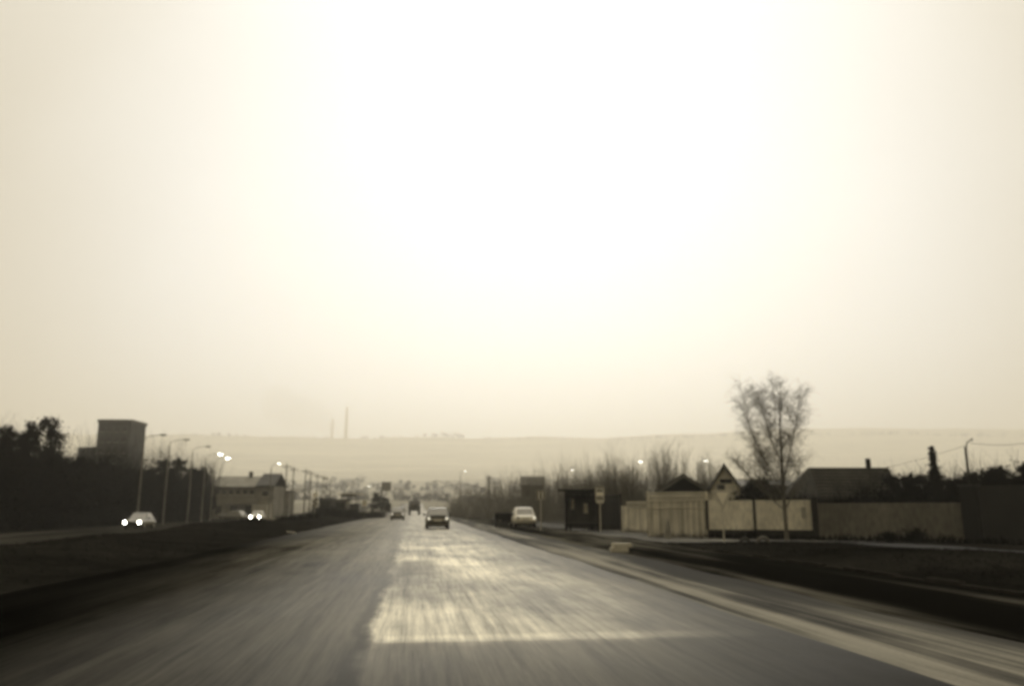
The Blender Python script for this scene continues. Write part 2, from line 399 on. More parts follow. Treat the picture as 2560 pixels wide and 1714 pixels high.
def thicket(name, pts, n, h, leafsize, m, label, spread=1.0, stems=True, cat='shrubs', kind='stuff'):
    """a mass of brush along a line of ground points; h is the height at each"""
    b = MB(); segs = len(pts) - 1
    for i in range(n):
        k_ = rnd.random() * segs; j = min(int(k_), segs - 1); f = k_ - j
        p = pts[j].lerp(pts[j + 1], f); hh = h[j] + (h[j + 1] - h[j]) * f
        p = p + Vector((rnd.gauss(0, .35), rnd.gauss(0, 1), 0)) * spread
        p.z = zg(p.x, p.y) - .05
        H = hh * rnd.uniform(.5, 1.12) * (1 + .18 * math.sin(k_ * 9) + .1 * math.sin(k_ * 23))
        q = p.copy(); d = Vector((rnd.gauss(0, .16), rnd.gauss(0, .16), 1)).normalized(); r0 = .022
        for s_ in range(4):
            d2 = (d + Vector((rnd.gauss(0, .1), rnd.gauss(0, .1), .05))).normalized(); e = q + d2 * (H / 4)
            b.tube(q, e, r0, r0 * .7, 3, False)
            if s_ > 0:
                for t_ in range(5):
                    s1 = q.lerp(e, rnd.random()); dd = (d2 + Vector((rnd.gauss(0, .45), rnd.gauss(0, .45), rnd.uniform(-.1, .5)))).normalized()
                    b.tube(s1, s1 + dd * H * rnd.uniform(.1, .28), r0 * .5, .004, 3, False)
            q = e; d = d2; r0 *= .7
        if leafsize:
            for _ in range(10): b.leaf(p + Vector((rnd.gauss(0, .3), rnd.gauss(0, .3), H * rnd.uniform(.05, .85))), leafsize)
    return tag(b.build(name, m), label, cat, kind=kind)
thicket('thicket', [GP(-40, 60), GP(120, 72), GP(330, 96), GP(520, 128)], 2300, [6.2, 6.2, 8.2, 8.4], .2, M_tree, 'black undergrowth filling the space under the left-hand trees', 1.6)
thicket('bare_thicket', [GP(1125, 150), GP(1180, 125), GP(1260, 105), GP(1340, 90), GP(1420, 80), GP(1480, 76), GP(1545, 72), GP(1650, 66), GP(1790, 58)], 2000, [2.9, 4.3, 4.7, 4.5, 5.0, 4.6, 4.9, 3.6, 3.0], .07, M_twig,
        'grey leafless brush behind the white sedan and the bus shelter', 1.7)
def bare_bush(name, loc, h, w, n, label, m=M_twig, group=None):
    t = thing(name, loc, label, 'bush', 0, group)
    st = MB(); tw = MB()
    for i in range(n):
        a = rnd.uniform(0, 6.28); lean = rnd.random() ** .7 * w / h * .5
        d = Vector((math.cos(a) * lean, math.sin(a) * lean, 1)).normalized(); L = h * rnd.uniform(.6, 1.05) * (1 - lean * .35)
        q = Vector((math.cos(a) * .3 * rnd.random(), math.sin(a) * .3 * rnd.random(), -.1)); r0 = .03
        for s_ in range(6):
            d = (d + Vector((rnd.gauss(0, .05), rnd.gauss(0, .05), .02))).normalized(); e = q + d * L / 6
            (st if s_ < 2 else tw).tube(q, e, r0, r0 * .75, 4 if s_ < 2 else 3, False)
            if s_ > 0:
                for _ in range(7):
                    s1 = q.lerp(e, rnd.random()); dd = (d + Vector((rnd.gauss(0, .35), rnd.gauss(0, .35), rnd.uniform(0, .3)))).normalized()
                    e1 = s1 + dd * L * rnd.uniform(.08, .22); tw.tube(s1, e1, r0 * .5, .005, 3, False)
                    if rnd.random() < .5:
                        d3 = (dd + Vector((rnd.gauss(0, .4), rnd.gauss(0, .4), .2))).normalized(); m_ = s1.lerp(e1, .6); tw.tube(m_, m_ + d3 * L * .07, .005, .003, 3, False)
            q = e; r0 *= .75
    st.build('stems', M_bark, t); tw.build('twigs', m, t)
    return t
gb = 'leafless bushes behind the plank fence'
def hgt(px, py, D): return P(px, py, D).z - GP(px, D).z
bare_bush('bare_bush', GP(1582, 62), hgt(1582, 1150, 62), 3.4, 60, 'tall leafless bush between the bus stop sign and the plank fence', group=gb)
bare_bush('bare_bush', GP(1672, 66), hgt(1672, 1115, 66), 3.6, 90, 'dense rounded leafless bush rising behind the dark gable roof', group=gb)
bare_bush('bare_bush', GP(1530, 66), hgt(1530, 1140, 66), 2.6, 45, 'leafless bush just right of the bus stop sign', group=gb)
bare_bush('bare_bush', GP(1768, 60), hgt(1768, 1140, 60), 2.4, 55, 'leafless bush left of the pale steep gable', group=gb)
bare_bush('bare_bush', GP(1480, 70), hgt(1480, 1170, 70), 3.0, 45, 'leafless bush rising over the bus shelter roof', group=gb)

# birch
def birch(loc, H, label):
    t = thing('birch_tree', loc, label, 'tree')
    tb = MB(); br = MB(); lf = MB()
    def path(p, d, L, n, jit, up):
        pts = [p.copy()]
        for i in range(n):
            d = (d + Vector((rnd.gauss(0, jit), rnd.gauss(0, jit), up))).normalized(); pts.append(pts[-1] + d * (L / n))
        return pts
    def sweep(mb, pts, r0, r1, n):
        m_ = len(pts) - 1
        for i in range(m_): mb.tube(pts[i], pts[i + 1], r0 + (r1 - r0) * i / m_, r0 + (r1 - r0) * (i + 1) / m_, n, False)
    lead = [path(Vector((0, 0, -.2)), Vector((.0, 0, 1)), H * .98, 14, .018, .03)]
    sweep(tb, lead[0], .105, .010, 7)
    l2 = path(lead[0][4], Vector((-.5, .1, 1)).normalized(), H * .70, 10, .05, .07); sweep(br, l2, .03, .005, 5)
    l3 = path(lead[0][5], Vector((.20, -.1, 1)).normalized(), H * .58, 10, .05, .05); sweep(br, l3, .028, .005, 5)
    l4 = path(lead[0][3], Vector((.75, .1, 1)).normalized(), H * .36, 8, .05, .03); sweep(br, l4, .035, .006, 5)
    l5 = path(lead[0][3], Vector((-1.1, .1, .8)).normalized(), H * .42, 8, .06, .03); sweep(br, l5, .026, .005, 5)
    l6 = path(lead[0][4], Vector((-.8, -.3, .8)).normalized(), H * .40, 8, .06, .05); sweep(br, l6, .024, .005, 5)
    l7 = path(lead[0][7], Vector((-.38, .15, 1)).normalized(), H * .44, 10, .05, .06); sweep(br, l7, .035, .006, 5)
    for pts, s0, nb, bl in ((lead[0], 5, 80, 1.9), (l7, 1, 60, 1.7), (l2, 1, 70, 1.8), (l3, 1, 56, 1.5), (l4, 1, 30, 1.2), (l5, 1, 50, 1.4), (l6, 1, 48, 1.4)):
        for i in range(nb):
            k_ = rnd.uniform(s0, len(pts) - 1.01); j = int(k_); p = pts[j].lerp(pts[j + 1], k_ - j); fr = k_ / len(pts)
            a = rnd.uniform(0, 6.28); d = Vector((math.cos(a) * .95, math.sin(a) * .95, .8)).normalized()
            b1 = path(p, d, bl * (1.05 - fr * .45) * rnd.uniform(.4, 1.1), 5, .12, .06); sweep(br, b1, .008, .003, 3)
            for q_ in range(11):
                k2 = rnd.uniform(.6, 4.9); j2 = int(k2); p2 = b1[j2].lerp(b1[j2 + 1], k2 - j2)
                d2 = Vector((rnd.gauss(0, .6), rnd.gauss(0, .6), rnd.uniform(-.2, 1.0))).normalized()
                b2 = path(p2, d2, rnd.uniform(.2, .65), 4, .2, -.14); sweep(br, b2, .004, .002, 3)
                for _ in range(5):
                    lf.leaf(b2[rnd.randint(1, 4)] + Vector((rnd.gauss(0, .05), rnd.gauss(0, .05), rnd.gauss(0, .05))), .022)
    tb.build('trunk', M_birch, t); br.build('branches', M_birch, t); lf.build('leaves', M_bleaf, t)
    return t
D0 = 36.0
rnd_keep = rnd.getstate(); rnd.seed(21)
birch(GP(1962, D0), hgt(1962, 940, D0), 'tall thin birch with sparse airy crown standing before the pale wall')
rnd.setstate(rnd_keep)

def hedge_tree(name, px, D, topy, w, lobes, nl, label, group=None, ls=.1):
    return leafy_tree(name, hgt(px, topy, D), w, lobes, nl, ls, GP(px, D), label, 'tree', group=group, trunk=.1)
gr = 'dark trees behind the right-hand walls'
r1 = hedge_tree('garden_tree', 1905, 46, 1190, 3.6, L3, 7000, 'dark bush behind the pale wall at the foot of the birch', gr)
r2 = hedge_tree('garden_tree', 2285, 44, 1172, 3.8, L2, 8000, 'dark round tree just right of the slatted roof', gr)
r3 = hedge_tree('garden_tree', 2500, 42, 1165, 4.5, L1, 8000, 'dark tree behind the wall near the right edge, right of the pole', gr)
copy_tree(r1, GP(2025, 47), 1.0, 'dark bush behind the wall between the birch and the slatted roof', (.8, .8, .75), gr)
copy_tree(r2, GP(2400, 46), 2.0, 'dark tree directly left of the leaning pole', (1.0, 1.0, .95), gr)
copy_tree(r3, GP(2590, 38), 3.1, 'dark tree cut by the right edge of the photo', (.9, .9, 1.0), gr)
copy_tree(r1, GP(2455, 44), 5.1, 'dark tree directly right of the leaning pole', (1.1, 1.1, 1.08), gr)
copy_tree(r1, GP(1850, 48), 2.4, 'dark bush behind the pale wall beside the steep gable', (.8, .8, .62), gr)
thicket('garden_brush', [GP(1830, 44), GP(2030, 44), GP(2250, 43), GP(2420, 41), GP(2620, 36)], 1100, [1.9, 2.0, 2.7, 2.9, 2.8], .13, M_tree, 'black mass of brush along the top of the right-hand walls', .7)
thicket('weeds', [GP(1770, 39.3), GP(1890, 38.4), GP(2040, 36.8), GP(2230, 35.3), GP(2405, 34.0), GP(2620, 31.0)], 500, [.3, .35, .25, .4, .3, .35], .045, M_tree, 'dead weeds and grass along the foot of the right-hand walls', .25, cat='weeds')
thicket('weeds', [GP(1560, 48.5), GP(1625, 46), GP(1640, 40.8), GP(1765, 39.6)], 160, [.25, .3, .25, .3], .04, M_twig, 'dry weeds along the foot of the plank fences', .2, cat='weeds')
# spruce
def spruce(loc, h, w, label):
    t = thing('spruce_tree', loc, label, 'tree'); MB().tube((0, 0, -.2), (0, 0, h), .12, .01, 6).build('trunk', M_bark, t)
    c = MB(); z = .6
    while z < h:
        r = w * .5 * (1 - z / h) ** .8 + .06
        for i in range(int(9 + 10 * (1 - z / h))):
            a = rnd.uniform(0, 6.28); L = r * rnd.uniform(.7, 1.1); e = Vector((math.cos(a) * L, math.sin(a) * L, z - L * .35)); s0 = Vector((0, 0, z))
            c.tube(s0, e, .02, .005, 3, False)
            for _ in range(16): c.leaf(s0.lerp(e, rnd.uniform(.15, 1)) + Vector((rnd.gauss(0, .05), rnd.gauss(0, .05), rnd.gauss(-.05, .06))), .075)
        z += .2
    c.build('crown', M_tree, t); return t
spruce(GP(2345, 43), hgt(2345, 1115, 43), 1.7, 'dark pointed spruce rising above the brush left of the pole')
# low dark shrubs on the median and beside the wall
thicket('median_shrubs', [GP(785, 100), GP(850, 105), GP(905, 112), GP(960, 125)], 420, [1.35, 1.3, 1.15, .8], .12, M_tree, 'black shrubs below the kiosks on the median', .9)
thicket('median_shrubs', [GP(700, 84), GP(790, 90)], 120, [.5, .8], .1, M_tree, 'low black shrubs at the near end of the median', .9)
def low_shrub(px, py, w, h, label):
    p = G(px, py); t = thing('shrub', (p.x, p.y, zg(p.x, p.y)), label, 'shrub', 0, 'shrubs at the foot of the grey wall'); c = MB(); s_ = MB()
    for i in range(30):
        a = rnd.uniform(0, 6.28); e = Vector((math.cos(a) * w * .5 * rnd.random(), math.sin(a) * w * .5 * rnd.random(), h * rnd.uniform(.5, 1)))
        s_.tube((0, 0, -.05), e, .012, .004, 3, False)
        for _ in range(40): c.leaf(e * rnd.uniform(.3, 1.05) + Vector((rnd.gauss(0, .06), rnd.gauss(0, .06), rnd.gauss(0, .05))), .035)
    s_.build('stems', M_bark, t); c.build('leaves', M_tree, t)
low_shrub(2225, 1358, .7, .45, 'small dark shrub left of the larger one by the grey wall')
low_shrub(2290, 1360, 1.3, .62, 'larger dark shrub at the foot of the grey wall')

# ------------------------------------------------------------------ cars
def superloft(stations, n=20, pw=4.0):
    b = MB(); rings = []
    for (y, hw, z0, z1) in stations:
        r = []
        for i in range(n):
            a = 2 * math.pi * (i + .5) / n; c, s_ = math.cos(a), math.sin(a)
            r.append((hw * math.copysign(abs(c) ** (2 / pw), c), y, (z0 + z1) / 2 + (z1 - z0) / 2 * math.copysign(abs(s_) ** (2 / pw), s_)))
        rings.append(r)
    vs = [v for r in rings for v in r]; fs = []
    for j in range(len(rings) - 1):
        for i in range(n): fs.append((j * n + i, j * n + (i + 1) % n, (j + 1) * n + (i + 1) % n, (j + 1) * n + i))
    fs += [tuple(range(n)), tuple(range(len(vs) - 1, len(vs) - n - 1, -1))]
    b.add(vs, fs); return b
def car(name, loc, rz, label, cat, paint, kind='sedan', W=1.64, L=4.1, H=1.42, rear_lit=(1, 1), front_lit=False, roof_box=False, antenna=False):
    """front at +y, origin on the road under the middle"""
    t = thing(name, loc, label, cat, rz); hw = W / 2; hl = L / 2; belt = .90; chrome = mat('dull_chrome', .45, .3, .2, 4, metal=.6)
    superloft([(-hl, hw * .86, .34, .78), (-hl + .08, hw * .95, .27, .86), (-hl + .5, hw, .24, .90), (-.6, hw, .22, .92), (.5, hw, .22, .92), (hl - .9, hw, .24, .88), (hl - .15, hw * .95, .27, .76), (hl, hw * .86, .34, .66)]).build('body', paint, t, 0, True)
    # greenhouse: four-sided frustum painted, window panes proud of it
    yb0, yb1 = (-hl + (.62 if kind == 'sedan' else .18), hl - 1.25); yt0, yt1 = (yb0 + (.5 if kind == 'sedan' else .55), yb1 - .75)
    xb, xt = hw * .93, hw * .74
    B = [Vector((-xb, yb0, belt - .04)), Vector((xb, yb0, belt - .04)), Vector((xb, yb1, belt - .06)), Vector((-xb, yb1, belt - .06))]
    T = [Vector((-xt, yt0, H - .05)), Vector((xt, yt0, H - .05)), Vector((xt, yt1, H - .05)), Vector((-xt, yt1, H - .05))]
    c = MB(); c.add(B + T, [(0, 3, 2, 1), (4, 5, 6, 7), (0, 1, 5, 4), (1, 2, 6, 5), (2, 3, 7, 6), (3, 0, 4, 7)]); c.build('cabin', paint, t, .03)
    rf = MB(); rf.add([(-xt - .02, yt0 - .05, H - .06), (xt + .02, yt0 - .05, H - .06), (xt + .02, yt1 + .04, H - .06), (-xt - .02, yt1 + .04, H - .06), (-xt * .86, yt0 + .12, H), (xt * .86, yt0 + .12, H), (xt * .86, yt1 - .15, H), (-xt * .86, yt1 - .15, H)],
                      [(0, 3, 2, 1), (4, 5, 6, 7), (0, 1, 5, 4), (1, 2, 6, 5), (2, 3, 7, 6), (3, 0, 4, 7)]); rf.build('roof', paint, t, .02)
    def pane(nm, i, j, u0, u1, v0, v1, par=t):
        def q(u, v):
            return (B[i].lerp(B[j], u)).lerp(T[i].lerp(T[j], u), v)
        a, b_, c_, d_ = q(u0, v0), q(u1, v0), q(u1, v1), q(u0, v1); nrm = (b_ - a).cross(d_ - a).normalized()
        vs = [k_ + nrm * .012 for k_ in (a, b_, c_, d_)]; vs += [k_ - nrm * .02 for k_ in (a, b_, c_, d_)]
        m_ = MB(); m_.add(vs, [(0, 1, 2, 3), (7, 6, 5, 4), (0, 4, 5, 1), (1, 5, 6, 2), (2, 6, 7, 3), (3, 7, 4, 0)]); return m_.build(nm, M_glass, par)
    pane('rear_window', 0, 1, .07, .93, .12, .90); pane('windscreen', 2, 3, .06, .94, .08, .92)
    for (i, j) in ((1, 2), (3, 0)):
        pane('side_window', i, j, .08, .47, .12, .88); pane('side_window', i, j, .52, .93, .12, .88)
    for s_ in (1, -1):
        w = MB(); w.tube((s_ * .02, 0, 0), (-s_ * .16, 0, 0), .29, .29, 20)
        for y_, nm in ((hl - .78, 'wheel'), (-hl + .72, 'wheel')):
            o = w.build(nm, M_black, t, .015); o.location = (s_ * (hw - .04), y_, .29)
            r = MB(); r.tube((s_ * .026, 0, 0), (-s_ * .05, 0, 0), .17, .17, 14); r.build('rim', chrome, o)
        MB().box(-.09, .09, -.05, .05, -.06, .06).build('wing_mirror', M_dark, t, .02).location = (s_ * (hw + .07), yb1 - .35, belt + .05)
        tl = MB().box(-.07, .07, -.03, .05, -.08, .08).build('tail_light', M_tail if rear_lit[0 if s_ < 0 else 1] else mat('lamp_glass', .12, .3, .2), t, .015)
        tl.location = (s_ * (hw * .84 - .09), -hl - .015, .70)
        hd = MB().tube((0, -.05, 0), (0, .05, 0), .095, .095, 16).build('headlight', M_head if front_lit else chrome, t, .01); hd.location = (s_ * (hw * .72), hl - .02, .60)
    MB().box(-hw * .93, hw * .93, -.07, .07, -.075, .075).build('rear_bumper', M_dark if kind == 'hatch' else chrome, t, .03).location = (0, -hl - .04, .44)
    MB().box(-hw * .93, hw * .93, -.07, .07, -.075, .075).build('front_bumper', M_dark, t, .03).location = (0, hl + .04, .42)
    MB().box(-.27, .27, -.012, .012, -.06, .06).build('number_plate', M_signg, t).location = (0, -hl - .03, .585)
    MB().box(-.4, .4, -.02, .02, -.07, .07).build('grille', M_dark, t).location = (0, hl + .0, .58)
    MB().box(-hw * .8, hw * .8, -hl + .15, hl - .15, .15, .30).build('underbody', M_dark, t)
    if kind == 'hatch':
        MB().box(-hw * .62, hw * .62, -.02, .02, -.07, .07).build('tailgate_panel', M_dark, t, .01).location = (0, -hl - .01, .83)
    if antenna: MB().tube((0, -.6, H - .02), (0, -.85, H + .28), .006, .004, 5).build('antenna', M_dark, t)
    return t
p_grey = mat('grey_car_paint', .22, .25, .3, 2, spec=.6)
p_dark = mat('dark_car_paint', .05, .25, .3, 2, spec=.6)
p_white = mat('white_car_paint', .72, .3, .2, 2, spec=.6)
p_pale = mat('pale_car_paint', .26, .3, .2, 2, spec=.6)
def on(px, D): return GP(px, D) + Vector((0, 0, .03))
car('hatchback', on(1093, 57), 0, 'grey hatchback with roof aerial driving ahead, nearest car on the main road', 'car', p_grey, 'hatch', antenna=True)
car('hatchback', on(995, 97), 0, 'smaller grey hatchback farther ahead on the left with both tail lights lit', 'car', p_grey, 'hatch')
car('car', on(1008, 250), 0, 'tiny distant car beyond the smaller hatchback', 'car', p_dark, 'sedan')
car('sedan', on(1306, 60), 0, 'white boxy old sedan on the right with one tail light lit', 'car', p_white, 'sedan', W=1.6, L=4.0, H=1.44, rear_lit=(0, 1))
car('oncoming_car', GP(353, 72) + Vector((0, 0, .03)), math.pi, 'dark oncoming car at far left with blazing headlights', 'car', p_grey, 'sedan', front_lit=True)
car('oncoming_car', GP(645, 117) + Vector((0, 0, .03)), math.pi, 'pale oncoming car with lit headlights in front of the long low house', 'car', p_white, 'sedan', front_lit=True)
car('parked_car', GP(584, 124) + Vector((0, 0, .03)), 1.2, 'pale unlit car parked left of the oncoming pale car', 'car', p_pale, 'hatch')
# low dark trailer beside the white sedan
def trailer(loc):
    t = thing('car_trailer', loc, 'low black box trailer standing left of the white sedan', 'trailer')
    b = MB(); b.box(-.68, .68, -1.1, 1.1, .42, .48); b.box(-.68, -.64, -1.1, 1.1, .48, .98); b.box(.64, .68, -1.1, 1.1, .48, .98); b.box(-.64, .64, -1.1, -1.06, .48, .98); b.box(-.64, .64, 1.06, 1.1, .48, .98)
    b.build('body', mat('black_paint', .008, .9, .3, 3, spec=0), t)
    b = MB(); b.poly([(-.66, .98), (.66, .98), (.6, 1.05), (-.6, 1.05)], -1.08, 1.08); b.build('cover', mat('black_tarpaulin', .008, .9, .3, 3, spec=0), t)
    for s_ in (-1, 1):
        MB().tube((s_ * .76, 0, .29), (s_ * .60 , 0, .29), .29, .29, 18).build('wheel', M_black, t, .01)
        MB().box(s_ * .72 - .11, s_ * .72 + .11, -.42, .42, .60, .64).build('mudguard', M_dark, t, .01)
        MB().box(s_ * .5 - .08, s_ * .5 + .08, -1.13, -1.10, .47, .56).build('tail_light', mat('lamp_glass', .12, .3, .2), t)
    MB().tube((0, 1.1, .42), (0, 2.0, .42), .04, .04, 8).build('drawbar', M_dark, t)
trailer(on(1263, 61))
# lorry
def lorry(loc):
    t = thing('lorry', loc, 'dark loaded lorry seen from behind at the far end of the road', 'lorry')
    MB().box(-1.1, 1.1, -3.2, 1.6, .75, .95).build('chassis', M_dark, t)
    b = MB(); b.box(-1.22, 1.22, -3.4, 1.2, .97, 1.75); b.build('cargo_bed', mat('dark_boards', .05, .9, .4, 3), t, .02)
    b = superloft([(-3.3, .9, 1.7, 2.3), (-2.7, 1.15, 1.6, 2.85), (-1, 1.2, 1.6, 3.0), (.4, 1.15, 1.6, 2.9), (1.1, .9, 1.7, 2.4)], 18, 2.6); b.build('load', mat('tarpaulin', .07, .8, .5, 2), t, 0, True)
    superloft([(-1.3, .2, 2.9, 3.1), (-.9, .38, 2.8, 3.4), (-.4, .38, 2.8, 3.4), (0, .2, 2.9, 3.1)], 12, 2.4).build('bundle', mat('tarpaulin', .07, .8, .5, 2), t, 0, True)
    MB().box(-1.1, 1.1, 1.5, 3.1, .8, 2.6).build('cab', mat('cab_paint', .12, .5, .3, 2), t, .08)
    for s_ in (-1, 1):
        for y_ in (-2.4, -1.3, 2.3): MB().tube((s_ * 1.2, y_, .5), (s_ * .72, y_, .5), .5, .5, 18).build('wheel', M_black, t)
        MB().box(s_ * 1.0 - .1, s_ * 1.0 + .1, -3.45, -3.40, .8, .92).build('tail_light', mat('lamp_glass', .12, .3, .2), t)
        MB().box(s_ * .95 - .25, s_ * .95 + .25, -3.1, -3.06, .3, .8).build('mud_flap', M_dark, t)
lorry(on(1036, 165))

# ------------------------------------------------------------------ street furniture
def street_lamp(loc, h, lit, label, arm=1.6, group='street lamps along the oncoming road', far=False):
    t = thing('street_lamp', loc, label, 'street lamp', 0, group)
    b = MB(); b.tube((0, 0, -.2), (0, 0, h * .45), .13, .11, 10).tube((0, 0, h * .45), (0, 0, h - .7), .11, .06, 10); b.build('pole', M_pole, t)
    a = MB(); pts = [Vector((0, 0, h - .8)), Vector((.06, 0, h - .4)), Vector((.35, 0, h - .12)), Vector((.9, 0, h)), Vector((arm, 0, h + .1))]
    for i in range(4): a.tube(pts[i], pts[i + 1], .035, .035, 7, False)
    a.build('arm', M_steel, t)
    hd = MB(); hd.polyx([(-.15, h + .05), (.15, h + .05), (.1, h + .17), (-.1, h + .17)], arm - .05, arm + .6)
    ho = hd.build('lamp_head', M_steel, t, .01)
    ls = MB().box(arm + .04, arm + .52, -.11, .11, h - .02, h + .045).build('lamp_glass', M_lamp if (lit and not far) else M_lampf if lit else mat('lamp_glass', .12, .3, .2), ho)
    return t
lampd = [(345, 85, 1088, 0, 'unlit lamp post in front of the right edge of the tall block'),
         (410, 94, 1100, 0, 'unlit lamp post second from the left, before the dark trees'),
         (470, 104, 1117, 0, 'unlit lamp post third from the left, over the peaked tree'),
         (505, 110, 1135, 1, 'lit street lamp with the biggest bright head left of the long house'),
         (527, 118, 1145, 1, 'lit street lamp just right of the brightest one')]
for px, D, ty, lit, lb in lampd:
    street_lamp(GP(px, D), hgt(px, ty, D), lit, lb)
for px, py, D, lb in ((1592, 1154, 104, 'distant lit lamp above the bushes right of the bus stop sign'), (1756, 1152, 100, 'distant lit lamp left of the pale steep gable'),
                      (680, 1158, 118, 'faint lit lamp left of the row of utility poles'), (1158, 1177, 190, 'faint lit lamp over the road beyond the hatchback'),
                      (1425, 1174, 150, 'faint lit lamp above the bus shelter'), (918, 1215, 215, 'faint lit lamp left of the distant billboard')):
    street_lamp(GP(px - 8, D), hgt(px, py, D), 1, lb, .8, 'small distant lit lamps', True)
def utility_pole(loc, h, label, r=.12, lean=0):
    t = thing('utility_pole', loc, label, 'utility pole', 0, 'utility poles along the median')
    MB().tube((0, 0, -.2), (lean, 0, h), r, r * .6, 8).build('pole', M_pole, t)
    MB().box(-.6, .6, -.04, .04, h - .55, h - .45).build('crossarm', M_bark, t)
    for x_ in (-.5, -.2, .2, .5): MB().tube((x_, 0, h - .45), (x_, 0, h - .3), .03, .025, 6).build('insulator', M_signg, t)
    return t
ups = [(711, 114, 1157), (729, 122, 1165), (760, 130, 1170), (773, 138, 1176), (790, 148, 1183), (805, 156, 1187), (813, 163, 1190), (824, 176, 1197)]
upl = ['tallest and leftmost pole of the row right of the long house', 'second pole of the row right of the long house', 'third pole of the row, before the wide gap closes', 'fourth pole of the row, next to the third', 'fifth pole of the row, above the round sign', 'sixth pole of the row, over the first kiosk', 'seventh pole of the row, thin and hazy', 'last and faintest pole of the row over the kiosks']
tops = []
for (px, D, ty), lb in zip(ups, upl):
    g = GP(px, D); h = hgt(px, ty, D); utility_pole(g, h, lb); tops.append(g + Vector((0, 0, h - .3)))
w = MB()
for a, b in zip(tops, tops[1:]):
    for dx in (-.5, .5):
        pr = a + Vector((dx, 0, 0))
        for i in range(1, 7):
            f = i / 6; q = a.lerp(b, f) + Vector((dx, 0, -.35 * 4 * f * (1 - f))); w.tube(pr, q, .012, .012, 3, False); pr = q
tag(w.build('overhead_wires', M_dark), 'thin wires strung along the row of utility poles', 'wire')
# leaning pole at right with wires
g = GP(2430, 40); h = hgt(2430, 1100, 40)
t = thing('utility_pole', g, 'dark pole with bent top bracket above the trees at the right', 'utility pole')
MB().tube((0, 0, -.2), (.02, 0, h * .93), .09, .055, 8).build('pole', M_bark, t)
b = MB(); b.tube((.02, 0, h * .9), (.15, 0, h * .98), .03, .03, 6).tube((.15, 0, h * .98), (.42, 0, h + .05), .03, .025, 6); b.build('bracket', M_dark, t)
MB().tube((.42, 0, h - .02), (.42, 0, h + .12), .035, .03, 6).build('insulator', M_signd, t)
def wire(a, b, sag, label, r=.012):
    m_ = MB(); pr = a
    for i in range(1, 13):
        f = i / 12; q = a.lerp(b, f) + Vector((0, 0, -sag * 4 * f * (1 - f))); m_.tube(pr, q, r, r, 3, False); pr = q
    tag(m_.build('overhead_wire', M_dark), label, 'wire')
tp = g + Vector((.1, 0, h * .95))
wire(tp + Vector((.2, 0, .1)), P(2760, 1060, 30), .35, 'wire running from the bent pole to the right edge')
wire(tp, P(1975, 1200, 60), .4, 'wire sloping down left from the bent pole')
# power pole in the brush
g = GP(1222, 112); h = hgt(1222, 1187, 112)
t = thing('utility_pole', g, 'lone pole rising from the bare brush left of the square house', 'utility pole'); MB().tube((0, 0, -.2), (0, 0, h), .14, .09, 8).build('pole', M_pole, t); MB().box(-.45, .45, -.04, .04, h - .4, h - .3).build('crossarm', M_bark, t)

# bus stop sign
def text(s, size, loc, m, parent, name='lettering', rot=(R(90), 0, 0), ext=.004):
    c = bpy.data.curves.new(name, 'FONT'); c.body = s; c.size = size; c.align_x = 'CENTER'; c.align_y = 'CENTER'; c.extrude = ext; c.offset = .004
    o = bpy.data.objects.new(name, c); dg = bpy.context.evaluated_depsgraph_get(); COL.objects.link(o); bpy.context.view_layer.update()
    me = bpy.data.meshes.new_from_object(o.evaluated_get(bpy.context.evaluated_depsgraph_get())); bpy.data.objects.remove(o)
    me.materials.clear(); me.materials.append(m); o = bpy.data.objects.new(name, me); COL.objects.link(o); o.location = loc; o.rotation_euler = rot; o.parent = parent; return o
g = GP(1500, 50); t = thing('bus_stop_sign', g, 'pale bus stop board on a thin pole in front of the shelter', 'bus stop sign', -YAW)
D = 50; hb = hgt(1500, 1214, D)
MB().tube((0, 0, -.1), (0, 0, hb - .1), .035, .035, 10).build('pole', M_signg, t)
b = MB(); b.poly([(-.27, hb - .08), (-.23, hb), (.23, hb), (.27, hb - .08), (.27, hb - .85), (.20, hb - 1.06), (-.20, hb - 1.06), (-.27, hb - .85)], -.06, -.04); bd = b.build('board', M_signg, t)
MB().box(-.23, .23, -.068, -.062, hb - .12, hb - .04).build('header_strip', M_signd, bd)
MB().box(-.21, .21, -.067, -.062, hb - .58, hb - .40).build('timetable', M_white, bd)
MB().box(-.22, .22, -.066, -.062, hb - .84, hb - .64).build('lower_panel', mat('sign_panel_grey', .2, .6, .3, 6), bd)
MB().box(-.16, -.02, -.068, -.062, hb - .35, hb - .21).build('pictogram', M_signd, bd); MB().box(.02, .17, -.068, -.062, hb - .35, hb - .23).build('pictogram', M_signd, bd)
# sign with two pale bars
g = GP(1352, 53); t = thing('road_sign', g, 'thin post with a dark square sign showing two pale bars, right of the white sedan', 'road sign', -YAW)
hb = hgt(1352, 1225, 53)
MB().tube((0, 0, -.1), (0, 0, hb), .03, .03, 8).build('post', M_signg, t)
bd = MB().box(-.28, .28, -.05, -.035, hb - .60, hb).build('plate', M_signd, t)
b = MB(); b.box(-.28, .28, -.058, -.052, hb - .03, hb); b.box(-.28, .28, -.058, -.052, hb - .6, hb - .57); b.box(-.28, -.25, -.058, -.052, hb - .569, hb - .031); b.box(.25, .28, -.058, -.052, hb - .569, hb - .031); b.build('border', M_signg, bd)
for x_ in (-.11, .11): MB().box(x_ - .045, x_ + .045, -.058, -.052, hb - .52, hb - .09).build('bar', M_white, bd)
